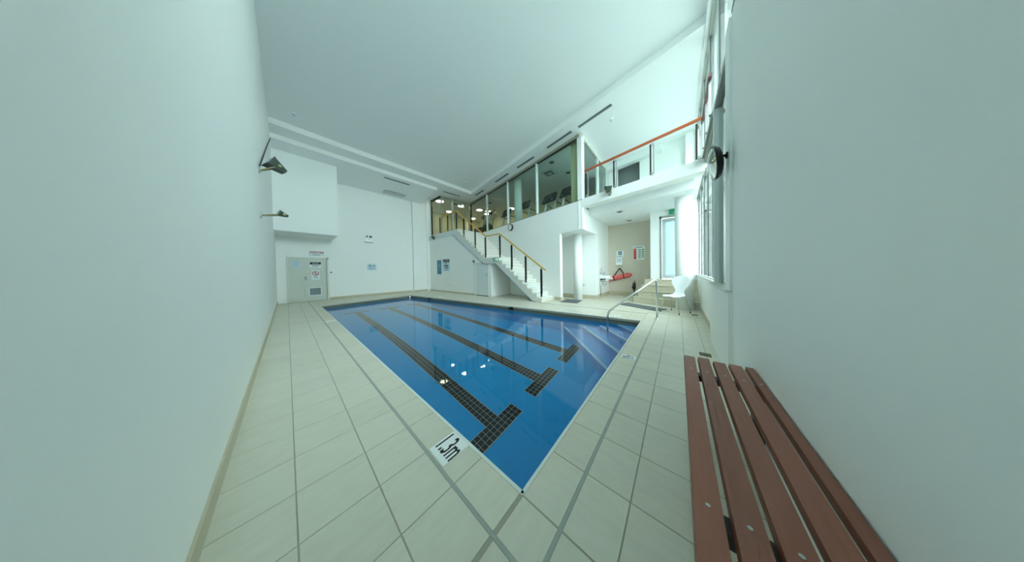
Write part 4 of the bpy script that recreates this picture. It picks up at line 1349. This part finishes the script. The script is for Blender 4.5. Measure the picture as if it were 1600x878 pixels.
for (x, y, z, lb) in ((7.75, 1.58, 3.23, 'recessed ceiling downlight nearer the pool in the alcove'), (9.42, 1.57, 3.23, 'recessed ceiling downlight at the back of the alcove'), (7.55, 3.9, 2.63, 'recessed downlight over the corridor entrance')):
    r = thing('downlight', (x, y, z - 0.015), lb, 'light', 'unlit downlights')
    MB().lathe((x, y, z - 0.012), [(0.10, 0), (0.115, 0.011)], 24).build('trim_ring', 'lamp_off', r, smooth=True)
    MB().lathe((x, y, z - 0.016), [(0.075, 0), (0.075, 0.006)], 24).build('lens', 'slot_dark', r)

# ------------------------------------------------------------------ gym interior
gcol = MB().lathe(G3(2.95, 0.42, ZG), [(0.20, 0), (0.20, ZC1 - ZG)], 36)
struct('column', gcol, 'wall', smooth=True, label='white round column inside the gym')
for i, (x, y, rr_, lb) in enumerate(((6.75, 12.05, 0.24, 'lit round ceiling lamp in the glazed lobby corner'), (8.28, 11.80, 0.24, 'lit round ceiling lamp behind the lobby doors'), (9.77, 11.60, 0.22, 'lit round ceiling lamp at the far end of the gym glass'),
                                     (10.9, 11.9, 0.26, 'lit round ceiling lamp beyond the second gym pane'), (10.9, 13.9, 0.24, 'lit round ceiling lamp deepest in the gym'),
                                     (8.4, 13.6, 0.22, 'lit round ceiling lamp low behind the lobby glass'), (11.2, 9.6, 0.22, 'lit round ceiling lamp over the exercise machines'))):
    r = thing('ceiling_lamp', (x, y, ZC1 - 0.06), lb, 'light', 'lit gym ceiling lamps')
    MB().lathe((x, y, ZC1 - 0.05), [(rr_ + 0.02, 0), (rr_ + 0.02, 0.049)], 28).build('trim_ring', 'white_plastic', r, smooth=True)
    MB().lathe((x, y, ZC1 - 0.065), [(rr_ * 0.8, 0), (rr_, 0.015)], 28).build('diffuser', 'lamp_on', r, smooth=True)
dfc = Vector((8.48, 4.79, ZC1))
r = thing('air_diffuser', dfc - Vector((0, 0, 0.08)), 'square pyramid air diffuser in the gym ceiling', 'vent')
for k in range(3):
    hw = 0.30 - 0.09 * k
    m = MB()
    z0, z1 = ZC1 - 0.015 - 0.018 * k, ZC1 - 0.001
    m.add([(dfc.x + sx * hw, dfc.y + sy * hw, z1) for sx, sy in ((-1, -1), (1, -1), (1, 1), (-1, 1))] + [(dfc.x + sx * hw * 0.8, dfc.y + sy * hw * 0.8, z0) for sx, sy in ((-1, -1), (1, -1), (1, 1), (-1, 1))],
          [(0, 1, 2, 3), (7, 6, 5, 4), (0, 4, 5, 1), (1, 5, 6, 2), (2, 6, 7, 3), (3, 7, 4, 0)])
    m.build('cone', ('lamp_off', 'slot_dark', 'lamp_off')[k], r)
for (x, y, lb) in ((7.72, 4.22, 'round ceiling speaker nearest the gym glass'), (9.07, 4.07, 'round ceiling speaker towards the gym corner'), (9.33, 9.92, 'dark round ceiling vent at the far end of the gym')):
    r = thing('ceiling_speaker', (x, y, ZC1 - 0.02), lb, 'speaker', 'round grilles in the gym ceiling')
    MB().lathe((x, y, ZC1 - 0.014), [(0.12, 0), (0.13, 0.013)], 24).build('rim', 'lamp_off', r, smooth=True)
    MB().lathe((x, y, ZC1 - 0.018), [(0.10, 0), (0.10, 0.006)], 24).build('grille', 'slot_dark', r)


def treadmill(c, label, wide=0.42):
    c = Vector((c[0], c[1], ZG))
    f = Vector((-gp.x, -gp.y, 0)); s = Vector((g.x, g.y, 0)); zz = Vector((0, 0, 1))
    r = thing('treadmill', c, label, 'treadmill', 'treadmills behind the gym glass')
    def P(a, b, z): return c + f * a + s * b + zz * z
    def hexa(pts, nm, mt, par=r):
        return MB().add(pts, [(0, 3, 2, 1), (4, 5, 6, 7), (0, 1, 5, 4), (1, 2, 6, 5), (2, 3, 7, 6), (3, 0, 4, 7)]).build(nm, mt, par)
    hexa([P(-1.5, -0.42, 0.02), P(0.35, -0.42, 0.02), P(0.35, 0.42, 0.02), P(-1.5, 0.42, 0.02), P(-1.5, -0.40, 0.18), P(0.35, -0.40, 0.18), P(0.35, 0.40, 0.18), P(-1.5, 0.40, 0.18)], 'deck', 'alu_dark')
    hexa([P(-1.45, -0.27, 0.18), P(0.0, -0.27, 0.18), P(0.0, 0.27, 0.18), P(-1.45, 0.27, 0.18), P(-1.45, -0.27, 0.19), P(0.0, -0.27, 0.19), P(0.0, 0.27, 0.19), P(-1.45, 0.27, 0.19)], 'belt', 'rubber')
    hexa([P(0.0, -0.34, 0.18), P(0.38, -0.34, 0.18), P(0.38, 0.34, 0.18), P(0.0, 0.34, 0.18), P(0.05, -0.30, 0.30), P(0.30, -0.30, 0.30), P(0.30, 0.30, 0.30), P(0.05, 0.30, 0.30)], 'motor_cover', 'light_grey')
    for b in (-1, 1):
        MB().bar(P(0.12, 0.36 * b, 0.15), P(-0.12, 0.30 * b, 1.12), 0.06, 0.09).build('upright', 'light_grey', r)
        MB().tube([P(-0.10, 0.32 * b, 1.0), P(-0.45, 0.34 * b, 0.98), P(-0.62, 0.34 * b, 0.90)], 0.022, 8).build('side_handle', 'black', r)
    con = hexa([P(0.02, -wide, 1.02), P(0.10, -wide, 1.06), P(0.10, wide, 1.06), P(0.02, wide, 1.02), P(-0.18, -wide * 0.86, 1.45), P(-0.10, -wide * 0.86, 1.48), P(-0.10, wide * 0.86, 1.48), P(-0.18, wide * 0.86, 1.45)], 'console', 'black')
    hexa([P(0.085, -wide * 0.5, 1.16), P(0.105, -wide * 0.5, 1.17), P(0.105, wide * 0.5, 1.17), P(0.085, wide * 0.5, 1.16), P(-0.01, -wide * 0.45, 1.38), P(0.01, -wide * 0.45, 1.39), P(0.01, wide * 0.45, 1.39), P(-0.01, wide * 0.45, 1.38)], 'back_panel', 'alu_dark', con)
    for b in (-0.6, 0.6):
        MB().bar(P(0.105, wide * (b - 0.1), 1.10), P(0.105, wide * (b + 0.1), 1.10), 0.012, 0.03).build('silver_badge', 'light_grey', con)


treadmill((8.62, 4.88), 'treadmill seen through the near gym pane with a tilted dark console')
treadmill((8.45, 3.82), 'treadmill partly behind the gym corner post')
treadmill((8.62, 6.45), 'treadmill just right of the white gym column')
treadmill((8.95, 8.10), 'treadmill partly hidden behind the white gym column')


def elliptical(c, label):
    c = Vector((c[0], c[1], ZG))
    f = Vector((-gp.x, -gp.y, 0)); s = Vector((g.x, g.y, 0)); zz = Vector((0, 0, 1))
    r = thing('elliptical_trainer', c, label, 'exercise machine', 'elliptical trainers at the far end of the gym')
    def P(a, b, z): return c + f * a + s * b + zz * z
    MB().bar(P(-0.8, 0, 0.06), P(0.5, 0, 0.06), 0.12, 0.10).build('base_beam', 'light_grey', r)
    for a in (-0.75, 0.45):
        MB().bar(P(a, -0.30, 0.04), P(a, 0.30, 0.04), 0.09, 0.07).build('cross_foot', 'black', r)
    MB().disc(P(0.35, -0.12, 0.42), s, 0.33, 0.24, 24).build('flywheel_cover', 'alu_dark', r)
    MB().bar(P(0.30, 0, 0.30), P(0.10, 0, 1.45), 0.12, 0.10).build('mast', 'light_grey', r)
    MB().bar(P(0.14, -0.16, 1.45), P(0.14, 0.16, 1.45), 0.08, 0.24).build('console', 'black', r)
    for b in (-1, 1):
        MB().tube([P(0.15, 0.22 * b, 0.55), P(0.05, 0.26 * b, 1.05), P(-0.08, 0.28 * b, 1.35), P(-0.02, 0.28 * b, 1.65)], 0.028, 8).build('moving_arm', 'black', r)
        MB().bar(P(-0.75, 0.18 * b, 0.28 + 0.06 * b), P(0.25, 0.20 * b, 0.32 - 0.06 * b), 0.07, 0.06).build('pedal_bar', 'black', r)
        MB().bar(P(-0.55, 0.18 * b, 0.33 + 0.05 * b), P(-0.2, 0.18 * b, 0.33 + 0.03 * b), 0.15, 0.04).build('pedal', 'rubber', r)


elliptical((8.95, 9.35), 'dark elliptical trainer nearer the white gym column')
elliptical((9.35, 10.55), 'dark elliptical trainer at the far end beside the lobby glass')
